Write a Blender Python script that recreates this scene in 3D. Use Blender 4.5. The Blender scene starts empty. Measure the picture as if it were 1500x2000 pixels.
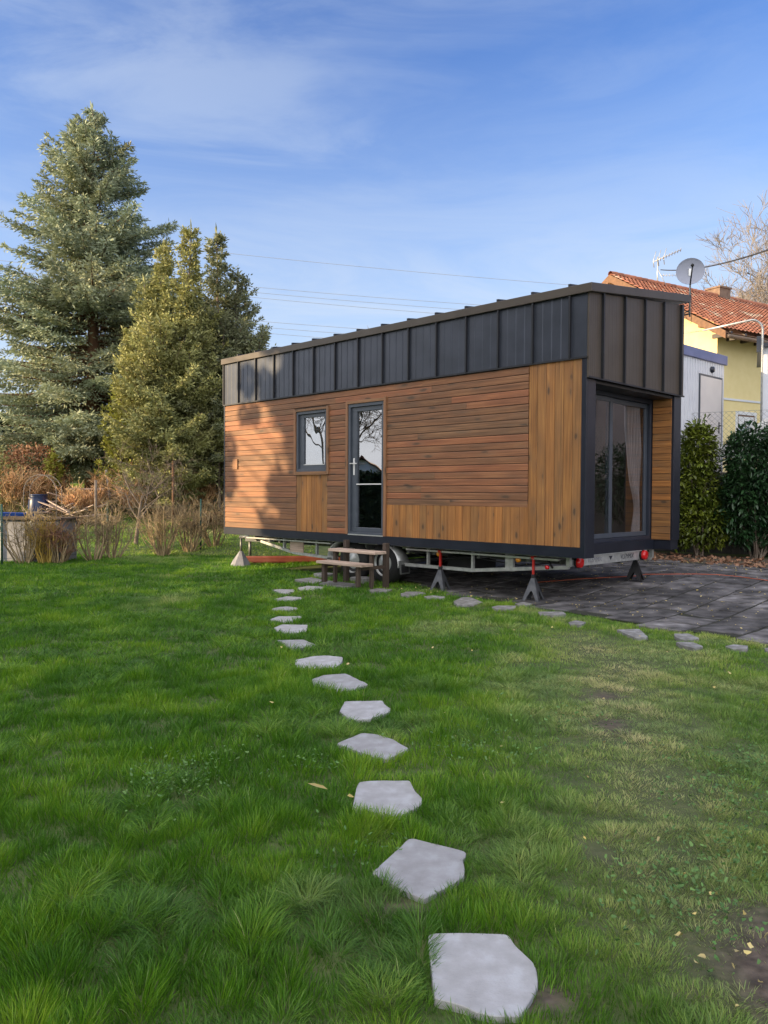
import bpy, math, random
import numpy as np
from mathutils import Vector, Matrix

random.seed(7)
RNG = np.random.default_rng(11)
C = bpy.context.scene.collection
SC = bpy.context.scene
PI = math.pi
R_ = math.radians

# ------------------------------------------------------------------ camera
cam_d = bpy.data.cameras.new('camera')
cam = bpy.data.objects.new('camera', cam_d)
C.objects.link(cam)
cam.location = (0, 0, 1.36)
cam.rotation_mode = 'XYZ'
PIT, ROLL, FPX = 0.0225, 0.0058, 1532.96
_m = Matrix.Rotation(PI/2-PIT, 4, 'X') @ Matrix.Rotation(ROLL, 4, 'Z')
cam.matrix_world = Matrix.Translation((0, 0, 1.36)) @ _m
cam_d.sensor_fit = 'VERTICAL'
cam_d.sensor_height = 36.0
cam_d.lens = FPX/2000*36.0
cam_d.clip_start = 0.05
cam_d.clip_end = 2000
SC.camera = cam

# ------------------------------------------------------------------ sky + sun
SUN_AZ, SUN_EL = R_(-107), R_(13)          # azimuth from +Y, positive to the right
W = bpy.data.worlds.new('World'); SC.world = W; W.use_nodes = True
nt = W.node_tree; nt.nodes.clear()
def wn(t, **k):
    n = nt.nodes.new(t)
    for a, b in k.items(): setattr(n, a, b)
    return n
wo = wn('ShaderNodeOutputWorld'); bg = wn('ShaderNodeBackground')
sky = wn('ShaderNodeTexSky', sky_type='NISHITA')
sky.sun_disc = False; sky.sun_elevation = SUN_EL; sky.sun_rotation = SUN_AZ
sky.air_density = 1.0; sky.dust_density = 0.4; sky.ozone_density = 2.0; sky.altitude = 200
bg.inputs['Strength'].default_value = 0.15
SKY_GAMMA = 1.5; SKY_GAIN = (0.50, 0.56, 0.78); SKY_COMP = (0.10, 0.10, 0.09); VEIL = 0.85
CLOUD_F = (2.40, 2.72, 3.18, 1); CLOUD_FILL = (7.6, 7.4, 7.4, 1)
tc = wn('ShaderNodeTexCoord')
L = nt.links.new
def wmath(op, a, b=None, c=None, clamp=False):
    n = wn('ShaderNodeMath', operation=op); n.use_clamp = clamp
    for k, v in enumerate((a, b, c)):
        if v is None: continue
        if isinstance(v, (int, float)): n.inputs[k].default_value = v
        else: L(v, n.inputs[k])
    return n.outputs[0]
def wrange(v, a, b, c, d):
    n = wn('ShaderNodeMapRange'); n.interpolation_type = 'SMOOTHSTEP'
    for k, x in enumerate((a, b, c, d)): n.inputs[k+1].default_value = x
    L(v, n.inputs[0]); return n.outputs[0]
def wnoise(scale, rot, ns, det, rough, dist):
    mp = wn('ShaderNodeMapping'); mp.inputs['Scale'].default_value = scale; mp.inputs['Rotation'].default_value = rot
    nz = wn('ShaderNodeTexNoise'); nz.inputs['Scale'].default_value = ns; nz.inputs['Detail'].default_value = det; nz.inputs['Roughness'].default_value = rough; nz.inputs['Distortion'].default_value = dist
    L(tc.outputs['Generated'], mp.inputs['Vector']); L(mp.outputs[0], nz.inputs['Vector']); return nz.outputs[0]
sep = wn('ShaderNodeSeparateXYZ'); L(tc.outputs['Generated'], sep.inputs[0])
# deep clean winter blue: the sky model, more saturated, its bright horizon held back
gm = wn('ShaderNodeGamma'); gm.inputs[1].default_value = SKY_GAMMA; L(sky.outputs[0], gm.inputs[0])
s3 = wn('ShaderNodeSeparateColor'); L(gm.outputs[0], s3.inputs[0]); c3 = wn('ShaderNodeCombineColor')
for k, ch in enumerate(('Red', 'Green', 'Blue')):
    v = wmath('MULTIPLY', s3.outputs[ch], SKY_GAIN[k]); v = wmath('DIVIDE', v, wmath('MULTIPLY_ADD', v, SKY_COMP[k], 1.0)); L(v, c3.inputs[ch])
# thin high cloud: veils in front, plus an unseen bright bank added behind the camera as fill
n_a = wnoise((1.0, 1.0, 2.4), (0.0, 0.35, 0.3), 1.5, 6, 0.5, 0.5)
n_b = wnoise((1.6, 1.6, 7.0), (0.1, 0.30, 0.0), 2.0, 9, 0.62, 0.7)
veil = wmath('MULTIPLY', wrange(n_a, 0.36, 0.60, 0.0, 1.0), wrange(n_b, 0.28, 0.72, 0.25, 1.0))
side_ = wrange(sep.outputs['X'], -0.35, 0.45, 1.0, 0.35)
low = wrange(sep.outputs['Z'], 0.0, 0.45, 1.0, 0.55)
veil = wmath('MULTIPLY', wmath('MULTIPLY', veil, VEIL), wmath('MULTIPLY', side_, low), clamp=True)
hz_ = wmath('MULTIPLY', wrange(sep.outputs['Z'], 0.05, 0.56, 1.0, 0.0), wrange(n_b, 0.30, 0.70, 0.65, 1.1), clamp=True)
veil = wmath('MAXIMUM', veil, hz_)
mx = wn('ShaderNodeMix', data_type='RGBA'); mx.inputs['B'].default_value = CLOUD_F
L(veil, mx.inputs['Factor']); L(c3.outputs[0], mx.inputs['A'])
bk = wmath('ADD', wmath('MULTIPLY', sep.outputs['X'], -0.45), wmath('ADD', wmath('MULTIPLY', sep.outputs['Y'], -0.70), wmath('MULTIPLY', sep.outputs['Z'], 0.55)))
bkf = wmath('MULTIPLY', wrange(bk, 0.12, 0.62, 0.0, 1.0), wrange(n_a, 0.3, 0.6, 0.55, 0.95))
mx2 = wn('ShaderNodeMix', data_type='RGBA'); mx2.inputs['B'].default_value = CLOUD_FILL
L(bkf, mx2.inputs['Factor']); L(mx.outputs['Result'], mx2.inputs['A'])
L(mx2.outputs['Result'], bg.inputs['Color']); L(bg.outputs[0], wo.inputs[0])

sd = bpy.data.lights.new('sun', 'SUN'); sd.energy = 4.6; sd.angle = R_(0.53); sd.color = (1.0, 0.75, 0.44)
sun = bpy.data.objects.new('sun', sd); C.objects.link(sun)
_s = Vector((math.sin(SUN_AZ)*math.cos(SUN_EL), math.cos(SUN_AZ)*math.cos(SUN_EL), math.sin(SUN_EL)))
sun.rotation_mode = 'QUATERNION'; sun.rotation_quaternion = _s.to_track_quat('Z', 'Y')
sun.location = _s*50
SC.view_settings.view_transform = 'Standard'; SC.view_settings.look = 'None'
SC.view_settings.exposure = 1.0; SC.view_settings.gamma = 1.0
SC.render.engine = 'CYCLES'
SC.cycles.max_bounces = 6; SC.cycles.diffuse_bounces = 3; SC.cycles.transparent_max_bounces = 8
SC.cycles.use_denoising = True

# ------------------------------------------------------------------ materials
def pmat(name, c1, c2=None, scale=8.0, rough=0.7, metal=0.0, bump=0.0, bscale=None, spec=0.5, coords='Object', c3=None, stretch=None,
         rnd=0.0, transl=0.0, sat=None, detail=5, lo=0.35, hi=0.65):
    """two- or three-colour noise with optional bump and per-piece variation (attribute rnd)"""
    m = bpy.data.materials.new(name); m.use_nodes = True
    t = m.node_tree; N = t.nodes; K = t.links.new
    b = N['Principled BSDF']; b.inputs['Roughness'].default_value = rough; b.inputs['Metallic'].default_value = metal
    b.inputs['Specular IOR Level'].default_value = spec
    c2 = c2 or tuple(x*0.8 for x in c1)
    tcn = N.new('ShaderNodeTexCoord'); vec = tcn.outputs[coords]
    if stretch:
        q = N.new('ShaderNodeMapping'); q.inputs['Scale'].default_value = stretch; K(vec, q.inputs[0]); vec = q.outputs[0]
    n = N.new('ShaderNodeTexNoise'); n.inputs['Scale'].default_value = scale; n.inputs['Detail'].default_value = detail
    K(vec, n.inputs['Vector'])
    r = N.new('ShaderNodeValToRGB'); e = r.color_ramp.elements
    e[0].position = lo; e[0].color = (*c1, 1); e[1].position = hi; e[1].color = (*c2, 1)
    if c3: k = e.new(min(.99, hi+.12)); k.color = (*c3, 1)
    K(n.outputs[0], r.inputs[0]); col = r.outputs[0]
    if rnd:
        a = N.new('ShaderNodeAttribute'); a.attribute_name = 'rnd'
        mr = N.new('ShaderNodeMapRange'); mr.inputs[3].default_value = 1-rnd; mr.inputs[4].default_value = 1+rnd
        h = N.new('ShaderNodeHueSaturation'); K(a.outputs['Fac'], mr.inputs[0]); K(mr.outputs[0], h.inputs['Value']); K(col, h.inputs['Color']); col = h.outputs[0]
    K(col, b.inputs['Base Color'])
    if bump:
        n2 = N.new('ShaderNodeTexNoise'); n2.inputs['Scale'].default_value = bscale or scale*3; n2.inputs['Detail'].default_value = 6
        K(vec, n2.inputs['Vector']); bp = N.new('ShaderNodeBump'); bp.inputs['Strength'].default_value = bump; bp.inputs['Distance'].default_value = 0.02
        K(n2.outputs[0], bp.inputs['Height']); K(bp.outputs[0], b.inputs['Normal'])
    if transl:
        tr = N.new('ShaderNodeBsdfTranslucent'); K(col, tr.inputs[0]); ms = N.new('ShaderNodeMixShader'); ms.inputs[0].default_value = transl
        K(b.outputs[0], ms.inputs[1]); K(tr.outputs[0], ms.inputs[2]); K(ms.outputs[0], N['Material Output'].inputs['Surface'])
    return m

def wood_mat(name, cols, knot=(0.065, 0.045, 0.030), rough=0.6, knot_amt=0.7, kscale=(2.1, 7.5)):
    """boards: UV u runs along the board in metres, v across; attribute rnd varies each board"""
    m = bpy.data.materials.new(name); m.use_nodes = True
    t = m.node_tree; N = t.nodes; K = t.links.new
    b = N['Principled BSDF']; b.inputs['Roughness'].default_value = rough; b.inputs['Specular IOR Level'].default_value = 0.35
    uv = N.new('ShaderNodeUVMap'); uv.uv_map = 'uv'
    at = N.new('ShaderNodeAttribute'); at.attribute_name = 'rnd'
    sx = N.new('ShaderNodeSeparateXYZ'); K(uv.outputs[0], sx.inputs[0])
    rz = N.new('ShaderNodeMath'); rz.operation = 'MULTIPLY'; rz.inputs[1].default_value = 53.0; K(at.outputs['Fac'], rz.inputs[0])
    def comb(su, sv):
        a = N.new('ShaderNodeMath'); a.operation = 'MULTIPLY'; a.inputs[1].default_value = su; K(sx.outputs[0], a.inputs[0])
        c = N.new('ShaderNodeMath'); c.operation = 'MULTIPLY'; c.inputs[1].default_value = sv; K(sx.outputs[1], c.inputs[0])
        q = N.new('ShaderNodeCombineXYZ'); K(a.outputs[0], q.inputs[0]); K(c.outputs[0], q.inputs[1]); K(rz.outputs[0], q.inputs[2]); return q.outputs[0]
    def noise(v, sc=1, d=4, dist=0):
        q = N.new('ShaderNodeTexNoise'); q.inputs['Scale'].default_value = sc; q.inputs['Detail'].default_value = d; q.inputs['Distortion'].default_value = dist; K(v, q.inputs['Vector']); return q.outputs[0]
    # knots: cells along the board
    vo = N.new('ShaderNodeTexVoronoi'); vo.inputs['Scale'].default_value = 1.0; vo.inputs['Randomness'].default_value = 1.0
    wob = noise(comb(9, 30), 1, 2)
    va = N.new('ShaderNodeVectorMath'); va.operation = 'ADD'
    ws = N.new('ShaderNodeVectorMath'); ws.operation = 'SCALE'; ws.inputs['Scale'].default_value = 0.16; cc = N.new('ShaderNodeCombineXYZ'); K(wob, cc.inputs[0]); K(wob, cc.inputs[1]); K(cc.outputs[0], ws.inputs[0])
    K(comb(*kscale), va.inputs[0]); K(ws.outputs[0], va.inputs[1]); K(va.outputs[0], vo.inputs['Vector'])
    def rng(v, a, b_, c, d):
        q = N.new('ShaderNodeMapRange'); q.inputs[1].default_value = a; q.inputs[2].default_value = b_; q.inputs[3].default_value = c; q.inputs[4].default_value = d; K(v, q.inputs[0]); return q.outputs[0]
    kn = rng(vo.outputs['Distance'], 0.08, 0.17, 1, 0)
    halo = rng(vo.outputs['Distance'], 0.10, 0.55, 1, 0)
    grain = noise(comb(1.3, 55), 1, 5, 0.6)
    blot = noise(comb(2.0, 4.5), 1, 3)
    gsum = N.new('ShaderNodeMath'); gsum.operation = 'MULTIPLY_ADD'; K(grain, gsum.inputs[0]); gsum.inputs[1].default_value = 0.5
    g2 = N.new('ShaderNodeMath'); g2.operation = 'MULTIPLY'; K(blot, g2.inputs[0]); g2.inputs[1].default_value = 0.5; K(g2.outputs[0], gsum.inputs[2])
    r = N.new('ShaderNodeValToRGB'); e = r.color_ramp.elements
    e[0].position = 0.34; e[0].color = (*cols[0], 1); e[1].position = 0.66; e[1].color = (*cols[2], 1); k = e.new(0.5); k.color = (*cols[1], 1)
    K(gsum.outputs[0], r.inputs[0])
    # board to board hue
    r2 = N.new('ShaderNodeValToRGB'); e = r2.color_ramp.elements; e[0].position = 0; e[0].color = (*cols[3], 1); e[1].position = 1; e[1].color = tuple(x*.72 for x in cols[4])+(1,); k2 = e.new(.55); k2.color = (*cols[4], 1); k3 = e.new(.8); k3.color = (*cols[1], 1)
    K(at.outputs['Fac'], r2.inputs[0])
    mm = N.new('ShaderNodeMix'); mm.data_type = 'RGBA'; mm.inputs['Factor'].default_value = 0.55; K(r.outputs[0], mm.inputs['A']); K(r2.outputs[0], mm.inputs['B'])
    gm = N.new('ShaderNodeMix'); gm.data_type = 'RGBA'; gm.blend_type = 'MULTIPLY'; gm.inputs['Factor'].default_value = 1.0
    gr = rng(grain, 0.3, 0.7, 0.72, 1.12); K(mm.outputs['Result'], gm.inputs['A']); K(gr, gm.inputs['B'])
    hm = N.new('ShaderNodeMix'); hm.data_type = 'RGBA'
    hf = N.new('ShaderNodeMath'); hf.operation = 'MULTIPLY'; K(halo, hf.inputs[0]); K(rng(grain, 0.42, 0.62, 0.0, 0.75), hf.inputs[1])
    K(hf.outputs[0], hm.inputs['Factor']); K(gm.outputs['Result'], hm.inputs['A']); hm.inputs['B'].default_value = (knot[0]*2.0, knot[1]*2.0, knot[2]*2.0, 1)
    km = N.new('ShaderNodeMix'); km.data_type = 'RGBA'; kf = N.new('ShaderNodeMath'); kf.operation = 'MULTIPLY'; kf.inputs[1].default_value = knot_amt; K(kn, kf.inputs[0])
    K(kf.outputs[0], km.inputs['Factor']); K(hm.outputs['Result'], km.inputs['A']); km.inputs['B'].default_value = (*knot, 1)
    K(km.outputs['Result'], b.inputs['Base Color'])
    bp = N.new('ShaderNodeBump'); bp.inputs['Strength'].default_value = 0.25; bp.inputs['Distance'].default_value = 0.004; K(grain, bp.inputs['Height']); K(bp.outputs[0], b.inputs['Normal'])
    return m

def glass_mat(name, base=0.2, tint=(0.55, 0.6, 0.6), wav=0.03, wscale=2.5):
    m = bpy.data.materials.new(name); m.use_nodes = True
    t = m.node_tree; N = t.nodes; K = t.links.new; N.remove(N['Principled BSDF'])
    g = N.new('ShaderNodeBsdfGlossy'); g.inputs['Roughness'].default_value = 0.0; g.inputs['Color'].default_value = (0.95, 0.97, 1, 1)
    tr = N.new('ShaderNodeBsdfTransparent'); tr.inputs[0].default_value = (*tint, 1)
    fr = N.new('ShaderNodeFresnel'); fr.inputs[0].default_value = 1.5
    ma = N.new('ShaderNodeMath'); ma.operation = 'MULTIPLY_ADD'; ma.inputs[1].default_value = 1.6; ma.inputs[2].default_value = base; ma.use_clamp = True
    tcn = N.new('ShaderNodeTexCoord'); n = N.new('ShaderNodeTexNoise'); n.inputs['Scale'].default_value = wscale; n.inputs['Detail'].default_value = 1
    bp = N.new('ShaderNodeBump'); bp.inputs['Strength'].default_value = wav; bp.inputs['Distance'].default_value = 0.1
    K(tcn.outputs['Object'], n.inputs['Vector']); K(n.outputs[0], bp.inputs['Height']); K(bp.outputs[0], g.inputs['Normal'])
    ms = N.new('ShaderNodeMixShader'); K(fr.outputs[0], ma.inputs[0])
    ge = N.new('ShaderNodeNewGeometry'); bf = N.new('ShaderNodeMath'); bf.operation = 'SUBTRACT'; bf.inputs[0].default_value = 1.0; K(ge.outputs['Backfacing'], bf.inputs[1])
    mf_ = N.new('ShaderNodeMath'); mf_.operation = 'MULTIPLY'; K(ma.outputs[0], mf_.inputs[0]); K(bf.outputs[0], mf_.inputs[1]); K(mf_.outputs[0], ms.inputs[0]); K(tr.outputs[0], ms.inputs[1]); K(g.outputs[0], ms.inputs[2])
    K(ms.outputs[0], N['Material Output'].inputs['Surface'])
    return m

M = {}
M['wood_h'] = wood_mat('stained boards', [(0.13, 0.070, 0.040), (0.26, 0.115, 0.054), (0.40, 0.195, 0.085), (0.40, 0.142, 0.064), (0.19, 0.112, 0.060)], kscale=(2.0, 7.0))
M['wood_v'] = wood_mat('stained upright boards', [(0.19, 0.092, 0.036), (0.37, 0.158, 0.048), (0.52, 0.25, 0.07), (0.52, 0.205, 0.055), (0.28, 0.155, 0.065)], kscale=(3.2, 7.0), knot_amt=0.75)
M['wood_trim'] = wood_mat('stained trim', [(0.2, 0.11, 0.06), (0.3, 0.155, 0.075), (0.38, 0.2, 0.09), (0.36, 0.16, 0.08), (0.25, 0.14, 0.08)])
M['wood_grey'] = wood_mat('weathered wood', [(0.36, 0.26, 0.2), (0.52, 0.39, 0.31), (0.7, 0.55, 0.45), (0.68, 0.52, 0.42), (0.5, 0.38, 0.3)], knot=(0.08, 0.05, 0.035))
M['wood_post'] = wood_mat('dark weathered wood', [(0.045, 0.032, 0.026), (0.09, 0.065, 0.05), (0.13, 0.10, 0.08), (0.12, 0.09, 0.07), (0.07, 0.05, 0.04)], knot=(0.02, 0.015, 0.01))
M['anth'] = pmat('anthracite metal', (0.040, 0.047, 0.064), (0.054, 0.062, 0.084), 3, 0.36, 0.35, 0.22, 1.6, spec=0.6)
M['anth_end'] = pmat('anthracite metal end', (0.072, 0.058, 0.046), (0.088, 0.072, 0.058), 3, 0.46, 0.1, 0.2, 1.6, spec=0.4)  # same cladding as the long side, its warm reflection put into the colour
M['seam'] = pmat('anthracite seam', (0.012, 0.013, 0.017), (0.018, 0.019, 0.024), 4, 0.5)
M['trim'] = pmat('dark trim metal', (0.012, 0.015, 0.026), (0.018, 0.022, 0.036), 4, 0.4, 0.2, spec=0.55)
M['frame'] = pmat('grey window frame', (0.060, 0.072, 0.092), (0.075, 0.088, 0.112), 5, 0.4, spec=0.5)
M['frame_d'] = pmat('dark window frame', (0.022, 0.027, 0.042), (0.03, 0.036, 0.055), 5, 0.4)
M['glass'] = glass_mat('window glass', 0.26, (0.42, 0.48, 0.52), 0.010, 3.0)
M['glass_s'] = glass_mat('sliding glass', 0.05, (0.85, 0.85, 0.87), 0.006, 1.2)
M['white'] = pmat('white plastic', (0.75, 0.75, 0.74), (0.68, 0.68, 0.67), 6, 0.4)
M['inner'] = pmat('interior board', (0.12, 0.09, 0.075), (0.16, 0.12, 0.10), 4, 0.8)
M['curtain'] = pmat('sheer curtain', (0.42, 0.41, 0.41), (0.52, 0.51, 0.50), 3, 0.9, transl=0.3)
M['galv'] = pmat('galvanised steel', (0.42, 0.43, 0.42), (0.58, 0.59, 0.57), 14, 0.42, 0.55, 0.05, 40)
M['galv_d'] = pmat('dull steel', (0.16, 0.165, 0.16), (0.24, 0.245, 0.24), 9, 0.5, 0.5)
M['alu'] = pmat('aluminium', (0.62, 0.63, 0.62), (0.7, 0.7, 0.69), 9, 0.35, 0.7)
M['tyre'] = pmat('rubber', (0.012, 0.012, 0.013), (0.02, 0.02, 0.021), 20, 0.75, bump=0.2, bscale=60)
M['black'] = pmat('black plastic', (0.01, 0.01, 0.012), (0.016, 0.016, 0.018), 10, 0.5)
M['red'] = pmat('red paint', (0.42, 0.02, 0.018), (0.5, 0.03, 0.025), 15, 0.35)
M['redlens'] = pmat('red lens', (0.5, 0.004, 0.006), (0.62, 0.008, 0.01), 12, 0.12, spec=0.8)
M['amber'] = pmat('amber lens', (0.75, 0.27, 0.01), (0.8, 0.33, 0.02), 12, 0.2, spec=0.8)
M['jack'] = pmat('grey cast steel', (0.06, 0.065, 0.075), (0.11, 0.115, 0.125), 12, 0.5, 0.2)
M['jack_d'] = pmat('black cast steel', (0.012, 0.012, 0.014), (0.02, 0.02, 0.022), 12, 0.55)
M['ink'] = pmat('dark lettering', (0.03, 0.03, 0.04), (0.035, 0.035, 0.045), 10, 0.6)
M['ink_g'] = pmat('grey lettering', (0.2, 0.2, 0.22), (0.23, 0.23, 0.25), 10, 0.6)

def stone_mat(name, a, b_, c):
    m = pmat(name, a, b_, 16, 0.85, bump=0.22, bscale=150, c3=c, rnd=0.12, lo=0.34, hi=0.56, detail=14)
    return m
M['stone'] = stone_mat('pale sandstone', (0.34, 0.33, 0.325), (0.40, 0.39, 0.39), (0.45, 0.45, 0.455))
M['stone_d'] = stone_mat('weathered stone', (0.15, 0.145, 0.135), (0.24, 0.235, 0.225), (0.32, 0.32, 0.32))
M['patio'] = pmat('dark paving', (0.045, 0.042, 0.041), (0.16, 0.15, 0.148), 4.5, 0.85, bump=0.9, bscale=34, c3=(0.26, 0.25, 0.25), rnd=0.40, detail=12, lo=0.36, hi=0.60)
M['joint'] = pmat('joint soil', (0.018, 0.018, 0.012), (0.03, 0.032, 0.016), 20, 0.95)
M['soil'] = pmat('soil', (0.035, 0.026, 0.018), (0.07, 0.052, 0.036), 6, 0.95, bump=0.6, bscale=30)
M['concrete'] = pmat('dark concrete', (0.05, 0.047, 0.042), (0.09, 0.085, 0.075), 2.5, 0.9, bump=0.3, bscale=25, c3=(0.035, 0.04, 0.028))
M['coping'] = pmat('coping concrete', (0.2, 0.18, 0.16), (0.3, 0.27, 0.24), 5, 0.9, bump=0.3)
M['bark'] = pmat('bark', (0.09, 0.048, 0.028), (0.20, 0.11, 0.055), 5, 0.9, bump=0.8, bscale=20, stretch=(1, 1, 0.25))
M['bark_g'] = pmat('grey bark', (0.14, 0.105, 0.08), (0.25, 0.20, 0.155), 7, 0.9, bump=0.4)
M['bark_far'] = pmat('pale bare twigs', (0.19, 0.165, 0.15), (0.30, 0.27, 0.25), 0.6, 0.9)
M['bark_tan'] = pmat('tan dense twigs', (0.34, 0.20, 0.09), (0.42, 0.26, 0.13), 0.8, 0.9)
M['yellow'] = pmat('yellow render', (0.80, 0.66, 0.32), (0.84, 0.70, 0.36), 3, 0.9, bump=0.1, bscale=60)
M['whitewall'] = pmat('white painted board', (0.66, 0.68, 0.74), (0.74, 0.76, 0.81), 2, 0.6, bump=0.05)
M['pinkwall'] = pmat('greyish pink render', (0.42, 0.34, 0.33), (0.48, 0.40, 0.38), 2, 0.9)
M['bluefascia'] = pmat('blue grey fascia', (0.13, 0.15, 0.30), (0.17, 0.19, 0.35), 3, 0.5)
M['doorwhite'] = pmat('off white door', (0.68, 0.64, 0.63), (0.74, 0.70, 0.68), 2, 0.45)
M['brownwood'] = pmat('brown timber', (0.14, 0.07, 0.035), (0.2, 0.10, 0.05), 9, 0.7)
M['gutter'] = pmat('brown gutter', (0.05, 0.04, 0.035), (0.08, 0.06, 0.05), 5, 0.5)
M['brick'] = pmat('chimney render', (0.17, 0.11, 0.08), (0.25, 0.17, 0.12), 6, 0.9)
M['dish'] = pmat('grey dish', (0.30, 0.32, 0.40), (0.33, 0.35, 0.43), 4, 0.45)
M['postgreen'] = pmat('green post', (0.01, 0.06, 0.045), (0.015, 0.08, 0.055), 8, 0.45)
M['wire'] = pmat('fence wire', (0.20, 0.21, 0.21), (0.28, 0.29, 0.29), 8, 0.5, 0.4)
M['cable'] = pmat('black cable', (0.02, 0.02, 0.024), (0.03, 0.03, 0.035), 2, 0.6)
M['cable_far'] = pmat('grey power line', (0.24, 0.28, 0.36), (0.28, 0.32, 0.40), 1, 0.7)
M['orange'] = pmat('orange cord', (0.55, 0.10, 0.03), (0.62, 0.14, 0.05), 8, 0.5)
M['redwood'] = pmat('faded red paint', (0.30, 0.07, 0.045), (0.38, 0.12, 0.08), 6, 0.7)
M['blue'] = pmat('blue plastic', (0.012, 0.05, 0.28), (0.02, 0.08, 0.36), 6, 0.4)
M['navy'] = pmat('navy plastic', (0.01, 0.02, 0.07), (0.015, 0.035, 0.10), 6, 0.35)
M['greyfab'] = pmat('grey board', (0.20, 0.20, 0.22), (0.30, 0.30, 0.32), 5, 0.85, bump=0.3)
M['picket'] = pmat('dark fence board', (0.05, 0.042, 0.036), (0.085, 0.07, 0.06), 6, 0.85)
M['sofa'] = pmat('grey sofa cloth', (0.07, 0.08, 0.10), (0.09, 0.10, 0.12), 20, 0.9)

def roof_tile_mat():
    m = pmat('clay roof tiles', (0.42, 0.16, 0.085), (0.33, 0.12, 0.065), 1.6, 0.85, c3=(0.55, 0.42, 0.30), rnd=0.25, detail=9, lo=0.4, hi=0.56)
    return m
M['tile'] = roof_tile_mat()
M['tile_far'] = pmat('dark roof tiles', (0.12, 0.05, 0.035), (0.16, 0.07, 0.05), 2, 0.85)

def leaf_mat(name, c1, c2, scale=1.0, rough=0.5, transl=0.25, rnd=0.35, spec=0.4, c3=None, lo=.35, hi=.65):
    return pmat(name, c1, c2, scale, rough, spec=spec, rnd=rnd, transl=transl, c3=c3, lo=lo, hi=hi)
M['spruce'] = leaf_mat('blue spruce needles', (0.23, 0.285, 0.19), (0.35, 0.385, 0.24), 0.5, 0.55, 0.15, 0.4, c3=(0.38, 0.32, 0.16))
M['cypress'] = leaf_mat('cypress sprays', (0.24, 0.255, 0.10), (0.37, 0.365, 0.13), 0.45, 0.6, 0.15, 0.4, c3=(0.34, 0.32, 0.07))
M['cypress_d'] = leaf_mat('dark cypress sprays', (0.16, 0.185, 0.105), (0.24, 0.25, 0.12), 0.6, 0.6, 0.12, 0.4)
M['thuja'] = leaf_mat('yellow green sprays', (0.26, 0.28, 0.05), (0.36, 0.36, 0.06), 0.8, 0.6, 0.2, 0.35)
M['hedge'] = leaf_mat('dark hedge leaves', (0.018, 0.035, 0.012), (0.03, 0.05, 0.018), 0.7, 0.6, 0.1, 0.4)
M['laurel'] = leaf_mat('laurel leaves', (0.022, 0.062, 0.022), (0.035, 0.085, 0.028), 2.0, 0.28, 0.12, 0.45, spec=0.6)
M['laurel_y'] = leaf_mat('yellowed laurel leaves', (0.09, 0.135, 0.018), (0.18, 0.215, 0.025), 2.5, 0.32, 0.2, 0.55, spec=0.5, c3=(0.04, 0.075, 0.015))
M['deadleaf'] = leaf_mat('dead leaves', (0.30, 0.15, 0.09), (0.42, 0.25, 0.15), 2.5, 0.8, 0.2, 0.4)
M['yleaf'] = leaf_mat('fallen yellow leaves', (0.55, 0.42, 0.12), (0.62, 0.52, 0.25), 9, 0.6, 0.1, 0.35, c3=(0.5, 0.2, 0.05))
M['weed'] = leaf_mat('weed leaves', (0.09, 0.20, 0.045), (0.15, 0.27, 0.07), 5, 0.42, 0.2, 0.3)
M['twig_o'] = leaf_mat('orange twigs', (0.55, 0.30, 0.15), (0.66, 0.46, 0.25), 2.0, 0.8, 0.0, 0.35)
M['twig_b'] = leaf_mat('brown twigs', (0.20, 0.15, 0.085), (0.42, 0.32, 0.18), 3.0, 0.8, 0.0, 0.35)
M['twig_y'] = leaf_mat('yellow stems', (0.40, 0.26, 0.05), (0.5, 0.36, 0.10), 3.0, 0.7, 0.0, 0.3)

def grass_mat():
    m = bpy.data.materials.new('grass blades'); m.use_nodes = True
    t = m.node_tree; N = t.nodes; K = t.links.new; b = N['Principled BSDF']
    b.inputs['Roughness'].default_value = 0.42; b.inputs['Specular IOR Level'].default_value = 0.38
    a = N.new('ShaderNodeAttribute'); a.attribute_name = 'rnd'; d = N.new('ShaderNodeAttribute'); d.attribute_name = 'dry'  # dry: worn blades, plus sheen and sunlit tones put into the colour
    r = N.new('ShaderNodeValToRGB'); e = r.color_ramp.elements
    e[0].position = 0; e[0].color = (0.055, 0.165, 0.010, 1); e[1].position = 1; e[1].color = (0.29, 0.44, 0.030, 1)
    k = e.new(0.5); k.color = (0.130, 0.305, 0.014, 1)
    r2 = N.new('ShaderNodeValToRGB'); e = r2.color_ramp.elements
    e[0].position = 0; e[0].color = (0.22, 0.33, 0.11, 1); e[1].position = 1; e[1].color = (0.66, 0.58, 0.30, 1)
    k = e.new(0.6); k.color = (0.36, 0.43, 0.15, 1)
    K(a.outputs['Fac'], r.inputs[0]); K(a.outputs['Fac'], r2.inputs[0])
    mm = N.new('ShaderNodeMix'); mm.data_type = 'RGBA'; K(d.outputs['Fac'], mm.inputs['Factor']); K(r.outputs[0], mm.inputs['A']); K(r2.outputs[0], mm.inputs['B'])
    K(mm.outputs['Result'], b.inputs['Base Color'])
    tr = N.new('ShaderNodeBsdfTranslucent'); K(mm.outputs['Result'], tr.inputs[0]); ms = N.new('ShaderNodeMixShader'); ms.inputs[0].default_value = 0.38
    K(b.outputs[0], ms.inputs[1]); K(tr.outputs[0], ms.inputs[2]); K(ms.outputs[0], N['Material Output'].inputs['Surface'])
    return m
M['grass'] = grass_mat()
M['ground'] = pmat('lawn soil', (0.055, 0.085, 0.018), (0.10, 0.13, 0.035), 6, 0.95, bump=0.5, bscale=40, c3=(0.11, 0.085, 0.05))
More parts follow.
